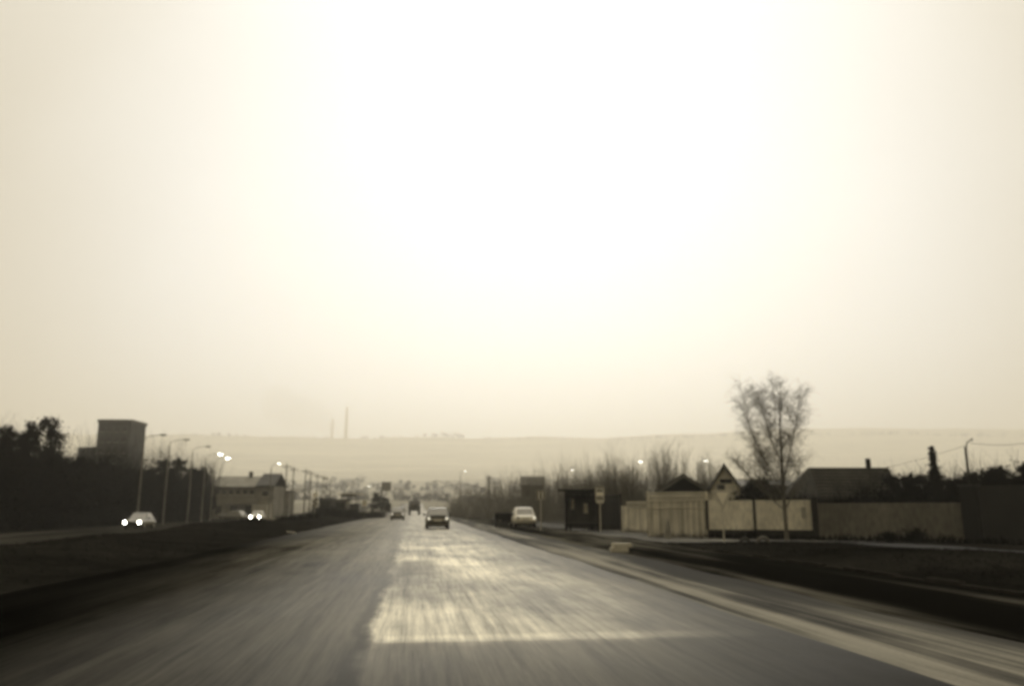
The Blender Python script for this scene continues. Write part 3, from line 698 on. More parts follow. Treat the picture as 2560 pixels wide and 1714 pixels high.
# give way sign
g = GP(1806, 34); t = thing('give_way_sign', g, 'pale inverted triangle sign on a post in front of the pale wall', 'road sign', -YAW + .25)
hb = hgt(1806, 1224, 34)
MB().tube((0, 0, -.1), (0, 0, hb - .1), .03, .03, 8).build('post', M_signg, t)
MB().poly([(-.42, hb), (.42, hb), (.45, hb - .06), (.03, hb - .80), (-.03, hb - .80), (-.45, hb - .06)], -.05, -.035).build('plate', M_signg, t)
MB().poly([(-.29, hb - .1), (.29, hb - .1), (0, hb - .60)], -.058, -.051).build('field', M_white, t)
# round sign with checkered board
g = GP(787, 98); t = thing('round_sign', g, 'round white sign on a pole with a striped board below, left of the kiosks', 'road sign', -YAW); hb = hgt(787, 1230, 98)
MB().tube((0, 0, -.1), (0, 0, hb - .05), .04, .04, 8).build('pole', M_signg, t)
MB().tube((0, -.07, hb - .33), (0, -.05, hb - .33), .32, .32, 24).build('disc', M_white, t)
bd = MB().box(-.3, .3, -.06, -.045, hb - 1.75, hb - .72).build('board', M_signg, t)
for i in range(4): MB().box(-.3 if i % 2 else 0, 0 if i % 2 else .3, -.068, -.062, hb - .98 - .25 * i, hb - .74 - .25 * i).build('stripe', M_signd, bd)
# small white sign
g = GP(911, 112); t = thing('road_sign', g, 'small white square sign with a dark mark right of the framed shelter', 'road sign', -YAW); hb = hgt(911, 1250, 112)
MB().tube((0, 0, -.1), (0, 0, hb), .03, .03, 8).build('post', M_steel, t); bd = MB().box(-.33, .33, -.05, -.035, hb - .75, hb).build('plate', M_white, t)
MB().box(-.2, .2, -.058, -.052, hb - .3, hb - .2).build('mark', M_signd, bd); MB().box(-.2, .1, -.058, -.052, hb - .55, hb - .45).build('mark', M_signd, bd)
# far billboard
g = GP(965, 235); t = thing('billboard', g, 'faint distant billboard on a single leg above the median trees', 'billboard', -YAW); hb = hgt(965, 1203, 235)
MB().tube((-1.35, 0, -.2), (-1.35, 0, hb), .16, .16, 8).build('leg', M_dark, t)
b = MB(); b.box(-1.2, 1.3, -.1, .1, hb - 2.7, hb - .1); b.build('panel', mat('billboard_panel', .18, .7, .4, 1), t)

# ------------------------------------------------------------------ bus shelter, kiosks
def shelter():
    D = 52; g = GP(1455, D); t = thing('bus_shelter', g, 'dark bus shelter with two pale posters on its back wall', 'bus shelter', -YAW)
    k = 1 / 1949 * D; w = 78 * k; H = hgt(1455, 1226, D); m_ = mat('shelter_metal', .010, .8, .4, 3, spec=0); gl = mat('shelter_panel', .07, .8, .6, 2)
    MB().box(-w / 2, w / 2, 1.0, 1.06, .12, H - .1).build('back_wall', gl, t)
    for s_ in (-1, 1):
        MB().box(s_ * w / 2 - .06, s_ * w / 2 + .06, -.25, -.13, -.05, H - .02).build('post', m_, t)
        MB().box(s_ * w / 2 - .03, s_ * w / 2 + .03, -.12, .99, .15, H - .12).build('side_panel', gl, t)
    MB().box(-w / 2 - .5, w / 2 + .1, -.45, 1.25, H, H + .09).build('roof', m_, t, .01)
    f = MB().box(-w / 2 + .07, w / 2 - .07, -.24, -.18, H - .5, H - .01).build('fascia', m_, t)
    MB().box(-w / 2 - .58, -w / 2 - .52, -.45, 1.2, H - .75, H + .16).build('side_sign', mat('side_sign_grey', .14, .7, .4, 3), t)
    MB().box(-w / 2 + .15, w / 2 - .15, .55, .95, .42, .48).build('bench', mat('bench_boards', .06, .8, .5, 3), t)
    for x_ in (-.7, .7): MB().box(x_ - .04, x_ + .04, .6, .9, 0, .418).build('bench_leg', m_, t)
    MB().box(-w / 2, w / 2, -.2, -.14, .32, .40).build('rail', m_, t)
    for (x_, z_, hh, ww) in ((-.52, 1.35, .62, .20), (.33, 1.1, .62, .28)): MB().box(x_ - ww / 2, x_ + ww / 2, .97, .985, z_, z_ + hh).build('poster', M_white, t)
    for x_ in (-.5, -.15, .25, .6): MB().tube((x_, -.25, H - .28), (x_, -.30, H - .28), .07, .07, 12).build('vent', M_dark, f)
shelter()
def kiosk(px0, px1, ty, D, label, g_, roofm, deep=2.0, frame=False):
    px = (px0 + px1) / 2; g = GP(px, D); k = D / 1949; w = (px1 - px0) * k; H = hgt(px, ty, D)
    t = thing('kiosk' if not frame else 'open_shelter', g, label, 'kiosk' if not frame else 'shelter', -YAW)
    m_ = mat('kiosk_wall_%d' % int(g_ * 100), g_, .8, .4, 1.5)
    if not frame:
        MB().box(-w / 2, w / 2, 0, deep, -.1, H - .15).build('wall', m_, t)
        MB().box(-w / 2 - .1, w / 2 + .1, -.15, deep + .1, H - .15, H).build('roof', roofm, t, .01)
        wd = MB().box(-w * .36, w * .36, -.03, .02, H * .48, H * .84).build('window', M_wglass, t); MB().box(-.03, .03, -.045, -.03, H * .48, H * .84).build('mullion', roofm, wd)
        MB().box(-w * .40, w * .40, -.25, -.003, H * .40, H * .43).build('counter', roofm, t)
    else:
        for x_ in (-w / 2 + .06, 0, w / 2 - .06):
            for y_ in (0, deep): MB().box(x_ - .05, x_ + .05, y_ - .05, y_ + .05, -.1, H - .12).build('post', M_dark, t)
        MB().box(-w / 2 - .6, w / 2 + .5, -.2, deep + .2, H - .12, H).build('roof', M_signw, t, .01)
        MB().box(-w / 2, w / 2, deep - .02, deep + .04, .3, H * .55).build('back_panel', mat('shelter_panel', .055), t)
        MB().box(-w / 2, w / 2, -.06, -.0, H - .42, H - .13).build('fascia', mat('fascia_grey', .12), t)
kiosk(797, 829, 1245, 108, 'dark kiosk with a wide window right of the round sign', .06, mat('kiosk_roof', .05))
kiosk(833, 866, 1247, 112, 'paler kiosk between the dark kiosk and the framed shelter', .16, mat('kiosk_roof', .05))
kiosk(852, 889, 1233, 118, 'taller open framed shelter with a thin white roof on the median', .1, M_signw, 2.0, True)
leafy_tree('median_tree', hgt(940, 1228, 140), 1.9, L3, 1500, .12, GP(940, 140), 'small dark ragged tree right of the small white sign', trunk=.06)
leafy_tree('median_tree', hgt(962, 1240, 150), 2.0, L2, 1500, .12, GP(962, 150), 'small dark tree below the far billboard', trunk=.06)

# ------------------------------------------------------------------ buildings
def windows(parent, xs, zs, w, h, y, m_, frame=None, axisx=True):
    me = MB().box(-w / 2, w / 2, -.03, .02, -h / 2, h / 2).mesh('window', m_)
    fr = MB(); fr.box(-w / 2 - .1, w / 2 + .1, -.09, -.031, -h / 2 - .08, -h / 2); frm = fr.mesh('sill', frame or M_signg)
    for z in zs:
        for x in xs:
            o = bpy.data.objects.new('window', me); COL.objects.link(o); o.parent = parent
            s_ = bpy.data.objects.new('sill', frm); COL.objects.link(s_); s_.parent = o
            if axisx: o.location = (x, y, z)
            else: o.location = (y, x, z); o.rotation_euler = (0, 0, R(90))
D = 215; k = D / 1949
g = GP(224, D); H = hgt(280, 1056, D)
t = thing('apartment_block', g, 'tall grey apartment block rising hazily behind the left-hand trees', 'apartment block', -YAW * .6)
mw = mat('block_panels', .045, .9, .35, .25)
W1 = 78 * k; dp = 10.0
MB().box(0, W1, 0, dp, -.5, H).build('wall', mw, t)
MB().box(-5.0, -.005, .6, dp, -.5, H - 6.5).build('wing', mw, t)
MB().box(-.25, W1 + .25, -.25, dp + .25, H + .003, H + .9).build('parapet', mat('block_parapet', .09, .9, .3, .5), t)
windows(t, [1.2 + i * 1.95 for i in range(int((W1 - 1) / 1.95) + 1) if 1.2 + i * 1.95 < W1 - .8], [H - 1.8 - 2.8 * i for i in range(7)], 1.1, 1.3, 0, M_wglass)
D = 140; k = D / 1949
# long low house
g = GP(607, D); t = thing('long_house', g, 'long low two-storey house with a gabled right end behind the oncoming cars', 'house', -YAW)
w = 150 * k; H = hgt(607, 1216, D); Ht = hgt(607, 1192, D); mh = mat('house_render', .20, .9, .6, .8)
MB().box(-w / 2, w / 2 - 2.6, 0, 7, -.3, H).build('wall', mh, t)
b = MB(); b.polyx([(-.4, H - .1), (3.5, Ht + .1), (7.4, H - .1), (7.4, H + .05), (3.5, Ht + .28), (-.4, H + .05)], -w / 2 - .4, w / 2 - 2.6); b.build('roof', mat('pale_roof', .22, .8, .5, .6), t)
MB().box(w / 2 - 2.59, w / 2 + .2, -1.6, 6, -.3, H + .1).build('end_wall', mh, t)
b = MB(); b.polyx([(-2.1, H), (2.2, Ht + .5), (6.3, H), (6.3, H + .18), (2.2, Ht + .7), (-2.1, H + .18)], w / 2 - 2.8, w / 2 + .4); b.build('end_roof', mat('dark_roof', .06, .8, .5, .6), t)
MB().box(-.3, .25, 3, 3.6, Ht - .3, Ht + 1.1).build('chimney', mat('chimney_brick', .09), t)
windows(t, [-4.6, -3.4, -2.2, -1.0, .2, 1.4], [H - .95], .7, .7, 0, M_wglass)
windows(t, [-4.2, -1.6], [1.5], 1.1, 1.3, 0, M_wglass)
MB().box(.4, 1.6, -.06, .02, -.1, 2.2).build('door', M_dark, t)
windows(t, [w / 2 - 1.2], [H - 1.2], 1.0, .9, -1.6, M_wglass)
MB().box(-2.6, 2.4, -1.2, -.01, 2.55, 2.68).build('awning', mat('awning_grey', .3), t)
MB().box(w / 2 - 2.4, w / 2 + .1, -4.5, -1.61, -.2, 2.4).build('annex', mat('pale_render', .38, .9, .3, 1), t)
g = GP(700, 150); t = thing('small_house', g, 'small grey flat-roofed house behind the right end of the long house', 'house', -YAW)
H = hgt(700, 1228, 150); MB().box(-1.4, 1.5, 0, 4, -.3, H).build('wall', mh, t); MB().box(-1.6, 1.7, -.2, 4.2, H + .002, H + .2).build('roof', mat('dark_roof', .06), t); windows(t, [0], [H - 1.1], .8, .9, 0, M_wglass)
g = GP(540, 142); t = thing('garage_row', g, 'grey shed with pale door panels below the lit lamps', 'shed', -YAW)
H = hgt(540, 1228, 142); MB().box(-3.2, 1.5, 0, 5, -.3, H).build('wall', mat('shed_wall', .11, .9, .5, 1), t); MB().box(-3.4, 1.7, -.3, 5.2, H + .002, H + .2).build('roof', mat('dark_roof', .06), t)
for x_ in (-2.2, -.3): MB().box(x_ - .6, x_ + .6, -.05, .01, -.1, 2.1).build('door', mat('pale_door', .3), t)
# square house behind the brush
D = 105; k = D / 1949; g = GP(1333, D); w = 60 * k; H = hgt(1333, 1212, D); Ht = hgt(1333, 1191, D)
t = thing('square_house', g, 'boxy hazy house with a tall plain roof above the bare brush', 'house', -YAW)
MB().box(-w / 2 + .12, w / 2 - .12, 0, 4, -.3, H).build('wall', mat('dim_wall', .07, .9, .4, 1), t)
b = MB(); b.polyx([(-.4, H), (1.2, Ht + .1), (2.8, Ht + .1), (4.4, H)], -w / 2, w / 2); b.build('roof', mat('slate_roof', .15, .8, .4, 1), t)
windows(t, [-.7, .7], [H - 1.2], .7, .9, 0, M_wglass)
# dark gable house behind the plank fence
def gable_house(px, D, apex, eave, halfw, label, wallm, roofm, depth=6, front=True, over=.25, rot=0, chim=None, win=None, name='gable_house', trimm=None, bt=.2):
    g = GP(px, D); k = D / 1949; w = halfw * k; H = hgt(px, eave, D); Ht = hgt(px, apex, D)
    t = thing(name, g, label, 'house', -YAW + rot)
    b = MB(); b.poly([(-w, -.3), (w, -.3), (w, H), (0, Ht - .12), (-w, H)], 0, depth); b.build('wall', wallm, t)
    sl = (Ht - H) / w; th = .14
    for s_, nm in ((-1, 'roof_slope'), (1, 'roof_slope')):
        b = MB(); pts = [(0.0 + s_ * .002, Ht - .10), (s_ * (w + over), H - sl * over + .02), (s_ * (w + over), H - sl * over + .02 + th), (s_ * .002, Ht - .10 + th)]
        b.poly(pts, -over, depth + over); b.build(nm, roofm, t)
        b = MB(); b.poly([(s_ * .002, Ht - .02 - bt), (s_ * (w + over * .9), H - sl * over + .10 - bt), (s_ * (w + over * .9), H - sl * over + .10), (s_ * .002, Ht - .06 + .04)], -over - .06, -over - .004); b.build('bargeboard', trimm or wallm, t)
    if win:
        for (x_, z_, ww, hh) in win: windows(t, [x_], [z_], ww, hh, 0, M_wglass)
    return t, H, Ht, w
gable_house(1712, 52, 1185, 1226, 56, 'low house with a near-black gable showing above the plank fence', mat('black_timber', .012, .9, .4, 2), mat('old_tin_roof', .03, .8, .5, 1.5), trimm=mat('grey_board', .10), rot=-R(13))
t, H, Ht, w = gable_house(1816, 50, 1158, 1238, 46, 'narrow pale house with a steep gable left of the birch', mat('pale_boards', .7, .85, .35, 2), mat('black_felt', .02, .8, .4, 2), trimm=mat('black_trim', .02), win=[(-.25, 2.6, .45, .5)], name='steep_house', rot=-R(16), bt=.17)
MB().box(-.3, .4, -.05, .01, Ht - 1.2, Ht - .95).build('loft_vent', M_dark, t)
# long roof with pale ridge between
g = GP(1935, 56); t = thing('garden_shed', g, 'long low shed roof with a pale eave line behind the birch trunk', 'shed', -YAW); H = hgt(1935, 1215, 56); Ht = hgt(1935, 1197, 56)
MB().box(-2.0, 1.9, 0, 3, -.2, H).build('wall', mat('black_timber', .012), t); b = MB(); b.polyx([(-.3, H), (3.2, Ht), (3.2, Ht + .08), (-.3, H + .08)], -2.2, 2.1); b.build('roof', mat('shed_roof_grey', .10, .7, .5, 1), t)
MB().box(-2.2, 2.1, 3.2, 3.28, Ht - .1, Ht + .14).build('ridge_board', M_signg, t)
# big slatted roof house
D = 44; k = D / 1949; g = GP(2158, D); t = thing('log_house', g, 'large dark house side with a horizontally slatted roof and a stovepipe', 'house', -YAW)
H = hgt(2150, 1246, D); Ht = hgt(2150, 1170, D); w = 96 * k
MB().box(-w, w, .3, 3, -.2, H).build('wall', mat('log_wall', .035, .9, .5, 1), t)
b = MB(); b.polyx([(.0, H - .05), (1.5, Ht), (3.2, H - .05), (3.2, H + .07), (1.5, Ht + .12), (.0, H + .07)], -w - .1, w + .1)
rf = b.build('roof', mat('roof_felt', .05, .85, .5, 1.0), t)
sl = MB(); nsl = 9
for i in range(nsl):
    f = (i + .5) / nsl; y_ = .0 + 1.5 * f; z_ = H + .07 + (Ht + .05 - H) * f
    sl.box(-w - .05, w + .05, y_ - .055, y_ + .055, z_ + .01, z_ + .05)
sl.build('roof_battens', mat('old_battens', .13, .85, .6, 1.5), rf)
b = MB(); b.add([(-w - .11, .0, H), (-w - .11, 3.2, H), (-w - .11, 1.5, Ht + .1), (-w - 1.7, .9, H + .1), (-w - 1.7, 2.4, H + .1)], [(0, 2, 3), (2, 4, 3), (1, 4, 2), (0, 3, 4, 1), (0, 1, 2)])
b.build('lean_to', mat('roof_felt', .05), t)
MB().tube((1.15, 1.5, Ht - .1), (1.15, 1.5, Ht + .62), .14, .14, 12).build('stovepipe', mat('sooty_pipe', .012, .7), t)

# ------------------------------------------------------------------ fences and walls
def seg(name, px0, D0_, px1, D1_, label, cat):
    a = GP(px0, D0_); b = GP(px1, D1_); d = b - a; L = d.xy.length
    t = thing(name, a, label, cat, math.atan2(d.y, d.x)); return t, L
mp_pale = planks('pale_vertical_boards', .6, .13, True); mp_mid = planks('weathered_vertical_boards', .5, .145, True)
mp_h = planks('weathered_horizontal_boards', .62, .13, False); mp_dk = planks('dark_boards_fence', .03, .16, True)
# black shed section
t, L = seg('plank_gate', 1462, 56, 1553, 53, 'near-black board gate between the bus shelter and the pale fence', 'gate')
H = hgt(1510, 1236, 54); MB().box(0, L - .02, 0, .06, 0, H).build('boards', mp_dk, t); MB().box(0, .14, -.08, -.003, -.1, H + .08).build('post', M_dark, t); MB().box(L - .16, L - .03, -.08, -.003, -.1, H + .08).build('post', M_dark, t)
for z_ in (.4, H - .4): MB().box(.15, L - .17, -.05, -.004, z_, z_ + .09).build('rail', M_dark, t)
t, L = seg('board_fence', 1553, 50, 1626, 48, 'short pale board fence with a stepped top left of the slatted fence', 'fence')
H = hgt(1600, 1253, 49); H2 = H - .25
MB().box(0, .48, 0, .04, 0, H2).build('low_panel', mp_pale, t); b = MB()
MB().box(.482, L, 0, .04, 0, H - .42).build('panel', mp_pale, t)
for i in range(4): MB().box(.48, L, -.03, .0, H - .40 + .11 * i, H - .33 + .11 * i).build('rail', mp_h, t)
for i in range(7): b.box(.5 + i * .2, .55 + i * .2, .003, .038, H - .419, H - .01)
b.build('pickets', mat('dark_pickets', .05), t)
t, L = seg('slatted_fence', 1619, 41.5, 1766, 40.0, 'tall weathered plank fence with open horizontal slats along its top', 'fence')
H = hgt(1690, 1228, 40.6); Hl = hgt(1690, 1252, 40.6)
MB().box(0, L, 0, .04, .0, Hl - .002).build('lower_boards', mp_mid, t)
b = MB(); ns = 6
for i in range(ns):
    z_ = Hl + (H - Hl) * i / ns; MB().box(-.04, L + (.1 if i < 3 else .0), -.035, -.004, z_ + .012, z_ + .062).build('slat', mp_h, t)
MB().box(-.05, .06, .005, .1, -.1, H + .02).build('post', mp_pale, t); MB().box(L - .05, L + .06, .045, .14, -.1, H).build('post', mp_pale, t)
for x_ in (L * .33, L * .66): MB().box(x_ - .04, x_ + .04, .045, .12, -.1, H - .02).build('post', mat('dark_pickets', .05), t)
MB().box(0, L, -.03, -.003, Hl - .34, Hl - .28).build('rail', mp_h, t); MB().box(L - .42, L - .28, -.06, -.031, Hl - .22, Hl - .19).build('latch', M_dark, t)
mwl = mat('whitewashed_panel', .72, .9, .4, 1.1, sc=(1, 1, .35), fine=7); mplinth = mat('damp_plinth', .03, .9, .5, 1.2)
def panel_wall(name, px0, D0_, px1, D1_, ty, label, m_, plinth=.35, posts=(), cap=None, cat='wall', thick=.12):
    t, L = seg(name, px0, D0_, px1, D1_, label, cat); H = hgt((px0 + px1) / 2, ty, (D0_ + D1_) / 2)
    MB().box(.0, L, 0, thick, plinth, H).build('panel', m_, t)
    if plinth > .01: MB().box(.0, L, -.03, thick + .02, -.2, plinth - .002).build('plinth', mplinth, t)
    for f in posts: MB().box(L * f - .06, L * f + .06, -.05, -.003, plinth, H + .02).build('post', mplinth, t)
    if cap: MB().box(0, L, -.05, thick + .05, H + .001, H + .07).build('coping', cap, t)
    return t, L, H
panel_wall('panel_wall', 1767, 39.6, 1886, 38.8, 1250, 'pale whitewashed wall panel behind the inverted triangle sign', mwl, .40, (.0, .995))
t, L, H = panel_wall('panel_wall', 1889, 38.7, 2032, 37.6, 1249, 'pale whitewashed wall panel behind the birch trunk, right of the first', mwl, .42, (.995,))
MB().box(L * .80, L * .88, -.012, -.003, .95, 1.45).build('notice', mat('faded_notice', .40), t)
panel_wall('concrete_wall', 2044, 37.0, 2404, 34.5, 1256, 'long grey concrete wall behind the two dark shrubs', mat('grey_concrete', .14, .9, .5, .6, sc=(1, 1, .4), fine=6), .0, ())
MB().box(0, .001, 0, .001, 0, .001)
t, L = seg('gate_pier', 2033, 37.2, 2043.5, 37.1, 'dark pier between the pale wall and the grey wall', 'pier'); H = hgt(2038, 1246, 37); MB().box(0, L, -.1, .2, -.1, H).build('shaft', mplinth, t); MB().box(-.04, L + .04, -.14, .24, H + .001, H + .08).build('cap', M_dark, t)
t, L = seg('gate_pier', 2406, 34.2, 2448, 33.6, 'broad black pier at the right end of the grey wall', 'pier'); H = hgt(2425, 1215, 34); MB().box(0, L, -.1, .2, -.2, H).build('shaft', mat('black_render', .014, .9, .4, 1), t); MB().box(-.04, L + .04, -.14, .24, H + .001, H + .08).build('cap', M_dark, t)
panel_wall('dark_wall', 2450, 33.4, 2760, 29.0, 1210, 'taller dark wall running out of the photo on the right', mat('dark_render', .022, .9, .4, .6), .0, ())
# slabs, tyre hoop, cone, stub
p = G(1550, 1381); t = tag(MB().box(-.31, .26, -.17, .17, 0, .15).build('concrete_slab', mat('pale_slab', .5, .8, .2, 4), None, .015), 'pale concrete slab on the ground, under the other slab', 'slab'); t.location = (p.x, p.y, zg(p.x, p.y) + .02); t.rotation_euler = (0, 0, -.1)
t = tag(MB().box(-.27, .33, -.16, .16, 0, .13).build('concrete_slab', mat('pale_slab', .5), None, .015), 'pale concrete slab resting on top of the other slab', 'slab'); t.location = (p.x + .04, p.y + .02, zg(p.x, p.y) + .172); t.rotation_euler = (0, 0, .06)
def hoop(px, py, r, label, m_):
    p = G(px, py); b = MB(); pr = None
    for i in range(13):
        a = math.pi * i / 12; q = Vector((math.cos(a) * r, 0, math.sin(a) * r - .03))
        if pr is not None: b.tube(pr, q, .07, .07, 8, True)
        pr = q
    o = tag(b.build('half_buried_tyre', m_), label, 'tyre'); o.location = (p.x, p.y, zg(p.x, p.y) + .01)
hoop(1908, 1362, .24, 'half-buried painted tyre on the ground left of the birch', mat('old_tyre_paint', .13, .8, .6, 4))
hoop(1862, 1357, .2, 'darker half-buried tyre left of the painted one', mat('old_tyre_grey', .05, .8, .6, 4))
p = G(1671, 1346); b = MB(); b.tube((0, 0, -.02), (0, 0, .42), .20, .13, 14).tube((0, 0, .421), (0, 0, .85), .13, .05, 14); tag(b.build('whitewashed_post', mat('marker_white', .20, .85, .4, 4)), 'tapering pale marker post in front of the plank fence', 'post').location = (p.x, p.y, 0)
# litter
for (px, py, s_, lb) in ((1540, 1324, .12, 'small pale scrap of litter below the black gate'), (1466, 1324, .08, 'pale litter in front of the bus shelter'), (728, 1332, .25, 'flat pale board lying on the median')):
    p = G(px, py); o = tag(MB().box(-s_, s_, -s_ * .6, s_ * .6, 0, .05).build('litter', M_signw, None, .01), lb, 'litter'); o.location = (p.x, p.y, zg(p.x, p.y) + .03); o.rotation_euler = (.1, .1, 1)
# concrete slab steps on median
p = GP(683, 84); t = thing('concrete_steps', (p.x, p.y, zg(p.x, p.y)), 'pale concrete step slabs on the median below the oncoming pale car', 'steps')
MB().box(-.6, .6, .4, .9, -.2, .30).build('step', mat('step_concrete', .3, .8, .4, 2), t); MB().box(-.6, .6, -.2, .39, -.2, .16).build('step', mat('step_concrete', .3), t)

# ------------------------------------------------------------------ far slope: village, woods, chimneys
vh = thing('village_house', GP(1210, 620), 'hazy distant village house on the far slope', 'house', 0.2, 'distant village houses on the slope')
MB().box(-5, 5, 0, 7, -1, 3).build('wall', mat('village_wall', .3, .9, .4, .3), vh)
b = MB(); b.polyx([(-.6, 2.9), (3.5, 5.6), (7.6, 2.9), (7.6, 3.1), (3.5, 5.8), (-.6, 3.1)], -5.4, 5.4); b.build('roof', mat('village_roof', .2, .8, .4, .3), vh)
for (px, D, rz, s_) in ((900, 700, .3, 1.3), (1085, 640, -.2, 1.3), (1165, 760, .5, 1.4), (1290, 820, -.4, 1.5), (1390, 900, .1, 1.5), (1450, 760, .6, 1.3), (1520, 1000, -.3, 1.6), (1000, 950, .1, 1.6), (740, 820, .2, 1.4), (860, 1080, -.3, 1.7), (1240, 1150, .4, 1.7), (1620, 1050, 0, 1.7), (640, 1050, .2, 1.6)):
    copy_tree(vh, GP(px, D), rz, None, s_)
def wood(name, pts, n, h, ls, label, lo=.7, sp=5):
    b = MB()
    for i in range(n):
        k_ = rnd.random() * (len(pts) - 1); j = min(int(k_), len(pts) - 2); p = pts[j].lerp(pts[j + 1], k_ - j) + Vector((rnd.gauss(0, sp), rnd.gauss(0, sp), 0)); p.z = zg(p.x, p.y)
        H = h * rnd.uniform(.3, 1.2) * (lo + (1.25 - lo) * (math.sin(k_ * 7.3) * math.sin(k_ * 2.9 + 1)) ** 2); b.tube(p, p + Vector((0, 0, H * .8)), .2, .08, 3, False)
        for _ in range(34): b.leaf(p + Vector((rnd.gauss(0, H * .22), rnd.gauss(0, H * .22), H * rnd.uniform(.2, 1))), ls)
    tag(b.build(name, M_tree), label, 'wood', kind='stuff')
wood('ridge_wood', [GP(-300, 2900), GP(200, 2900), GP(900, 2920), GP(1500, 2920), GP(2100, 2920), GP(2900, 2900)], 260, 15, 3.0, 'hazy line of trees along the far ridge', .3)
wood('slope_wood', [GP(250, 900), GP(800, 1000), GP(1300, 900), GP(2000, 1000), GP(2500, 1150)], 330, 11, 1.6, 'hazy belts of trees halfway up the far slope', .7, 55)
wood('slope_wood', [GP(600, 480), GP(900, 560), GP(1150, 520), GP(1450, 480)], 150, 6, .9, 'hazy trees at the foot of the far slope', .7, 25)
for px, ty, r, lb in ((857, 1017, 6.5, 'taller of the two faint factory chimneys on the horizon'), (821, 1047, 5.0, 'shorter of the two faint factory chimneys on the horizon')):
    g = GP(px, 2850); h = hgt(px, ty, 2850); t = thing('factory_chimney', g, lb, 'chimney', 0, 'factory chimneys on the ridge')
    MB().tube((0, 0, -1), (0, 0, h), r, r * .6, 16).build('shaft', mat('chimney_concrete', .7), t); MB().tube((0, 0, h * .98), (0, 0, h + .6), r * .68, r * .68, 16).build('rim', mat('chimney_concrete', .7), t)
# smoke drifting left from the chimneys
def volmat(name, col, dens, g):
    m = bpy.data.materials.new(name); m.use_nodes = True; n = m.node_tree; n.nodes.clear()
    o = n.nodes.new('ShaderNodeOutputMaterial'); v = n.nodes.new('ShaderNodeVolumePrincipled')
    v.inputs['Color'].default_value = (*col, 1); v.inputs['Density'].default_value = dens; v.inputs['Anisotropy'].default_value = g
    n.links.new(v.outputs[0], o.inputs['Volume']); return m
b = MB(); bm_pts = [(850, 1062, 9), (820, 1050, 14), (780, 1036, 19), (735, 1020, 23), (690, 1008, 22), (650, 998, 15)]
rings = []
n = 14
for px, py, r in bm_pts:
    c = P(px, py, 2780); r = r * 3.6; rings.append([c + Vector((rnd.uniform(-2, 2), math.cos(6.283 * i / n) * r, math.sin(6.283 * i / n) * r * rnd.uniform(.75, 1.05))) for i in range(n)])
vs = [v for r in rings for v in r]; fs = [(j * n + i, j * n + (i + 1) % n, (j + 1) * n + (i + 1) % n, (j + 1) * n + i) for j in range(len(rings) - 1) for i in range(n)] + [tuple(range(n)), tuple(range(len(vs) - 1, len(vs) - n - 1, -1))]
b.add(vs, fs); o = b.build('smoke', volmat('thin_smoke', (.5, .46, .38), .0014, .2), None, 0, True); tag(o, 'thin grey smoke drifting left from the factory chimneys', 'smoke', kind='stuff')
md = o.modifiers.new('s', 'SUBSURF'); md.levels = md.render_levels = 2

# ------------------------------------------------------------------ haze
HAZE_DENS = .00052
hb = MB().box(-4800, 4800, -60, 4600, -64.0, 425)
o = hb.build('haze', volmat('pale_haze', (1.0, .965, .88), HAZE_DENS, .7)); tag(o, 'pale dusty haze over the whole valley', 'haze', kind='stuff')
SUN_AZ = YAW + R(4); SUN_EL = R(48)

# ------------------------------------------------------------------ sky and light
W = bpy.data.worlds.new('World'); SC.world = W; W.use_nodes = True; n = W.node_tree; n.nodes.clear(); x = X(n)
out = n.nodes.new('ShaderNodeOutputWorld'); bg = n.nodes.new('ShaderNodeBackground')
sky = n.nodes.new('ShaderNodeTexSky'); sky.sky_type = 'NISHITA'; sky.sun_disc = False; sky.sun_elevation = SUN_EL; sky.sun_rotation = SUN_AZ; sky.dust_density = 5; sky.air_density = 2
tc = x.tc('Generated'); sp = n.nodes.new('ShaderNodeSeparateXYZ'); n.links.new(tc, sp.inputs[0])
ga = YAW + R(2)
cc = x.m('ADD', x.m('MULTIPLY', sp.outputs[0], math.sin(ga)), x.m('MULTIPLY', sp.outputs[1], math.cos(ga)))
fc = n.nodes.new('ShaderNodeFloatCurve'); cu = fc.mapping.curves[0]
cu.points[0].location = (0, .15); cu.points[1].location = (1, 1.0)
for a, v in ((.5, .24), (.75, .33), (.84, .355), (.888, .45), (.94, .65)): cu.points.new(a, v)
fc.mapping.update(); n.links.new(x.m('MULTIPLY_ADD', cc, .5, .5), fc.inputs['Value'])
el = x.m('MAXIMUM', sp.outputs[2], 0)
V = x.m('ADD', x.m('MULTIPLY_ADD', x.m('POWER', el, 1.3), .75, 1.02), x.m('MULTIPLY', x.m('POWER', el, 4.0), 2.2))
lum = x.m('MULTIPLY', x.m('MULTIPLY', fc.outputs[0], 1.32), V)
cl = x.noise(tc, 1.6, (1, 1, 3), detail=3); lum = x.m('MULTIPLY', lum, x.m('MULTIPLY_ADD', cl, .10, .95))
bw = n.nodes.new('ShaderNodeRGBToBW'); n.links.new(sky.outputs[0], bw.inputs[0])
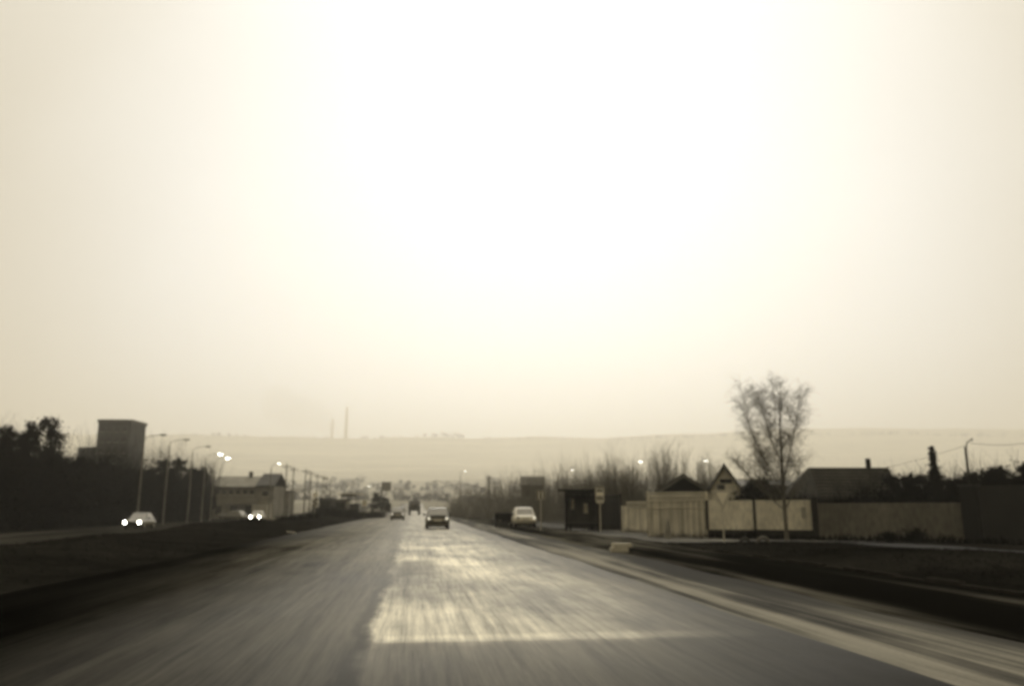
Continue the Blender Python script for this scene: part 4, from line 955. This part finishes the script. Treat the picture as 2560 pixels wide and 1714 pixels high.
lum = x.m('ADD', x.m('MULTIPLY', lum, 10.0), x.m('MULTIPLY', bw.outputs[0], .04))
# tone: brighter cloud is whiter, dimmer cloud is yellower
mixc = n.nodes.new('ShaderNodeMix'); mixc.data_type = 'RGBA'
mixc.inputs['A'].default_value = (1.0, .88, .64, 1); mixc.inputs['B'].default_value = (1.0, .978, .925, 1)
n.links.new(x.ss(lum, 4.5, 10.5), mixc.inputs['Factor'])
vm = n.nodes.new('ShaderNodeVectorMath'); vm.operation = 'SCALE'; n.links.new(mixc.outputs['Result'], vm.inputs[0]); n.links.new(lum, vm.inputs['Scale'])
n.links.new(vm.outputs[0], bg.inputs['Color']); bg.inputs['Strength'].default_value = .1
n.links.new(bg.outputs[0], out.inputs['Surface'])
W.cycles.sampling_method = 'MANUAL'; W.cycles.sample_map_resolution = 1024
sd = bpy.data.lights.new('sun', 'SUN'); sd.energy = 1.0; sd.angle = R(25); sd.color = (1, .95, .84)
so = bpy.data.objects.new('sun', sd); COL.objects.link(so)
dv = Vector((math.sin(SUN_AZ) * math.cos(SUN_EL), math.cos(SUN_AZ) * math.cos(SUN_EL), math.sin(SUN_EL)))
so.rotation_euler = (-dv).to_track_quat('-Z', 'Y').to_euler()

# ------------------------------------------------------------------ camera
cd = bpy.data.cameras.new('camera'); co = bpy.data.objects.new('camera', cd); COL.objects.link(co)
cd.sensor_width = 36; cd.lens = 36 * FP / 2560; cd.clip_start = .1; cd.clip_end = 8000
co.location = (0, 0, CAMH); co.rotation_euler = (R(90) + PITCH, 0, -YAW)
cd.dof.use_dof = True; cd.dof.focus_distance = 3.2; cd.dof.aperture_fstop = 2.4
SC.camera = co
SC.view_settings.view_transform = 'Standard'; SC.view_settings.look = 'None'; SC.view_settings.exposure = 0; SC.view_settings.gamma = 1
SC.cycles.volume_bounces = 2; SC.cycles.max_bounces = 8; SC.cycles.use_denoising = True
SC.cycles.filter_width = 2.7; SC.cycles.sample_clamp_indirect = 1.5; SC.cycles.sample_clamp_direct = 60; SC.cycles.volume_step_rate = 1; SC.cycles.use_adaptive_sampling = False
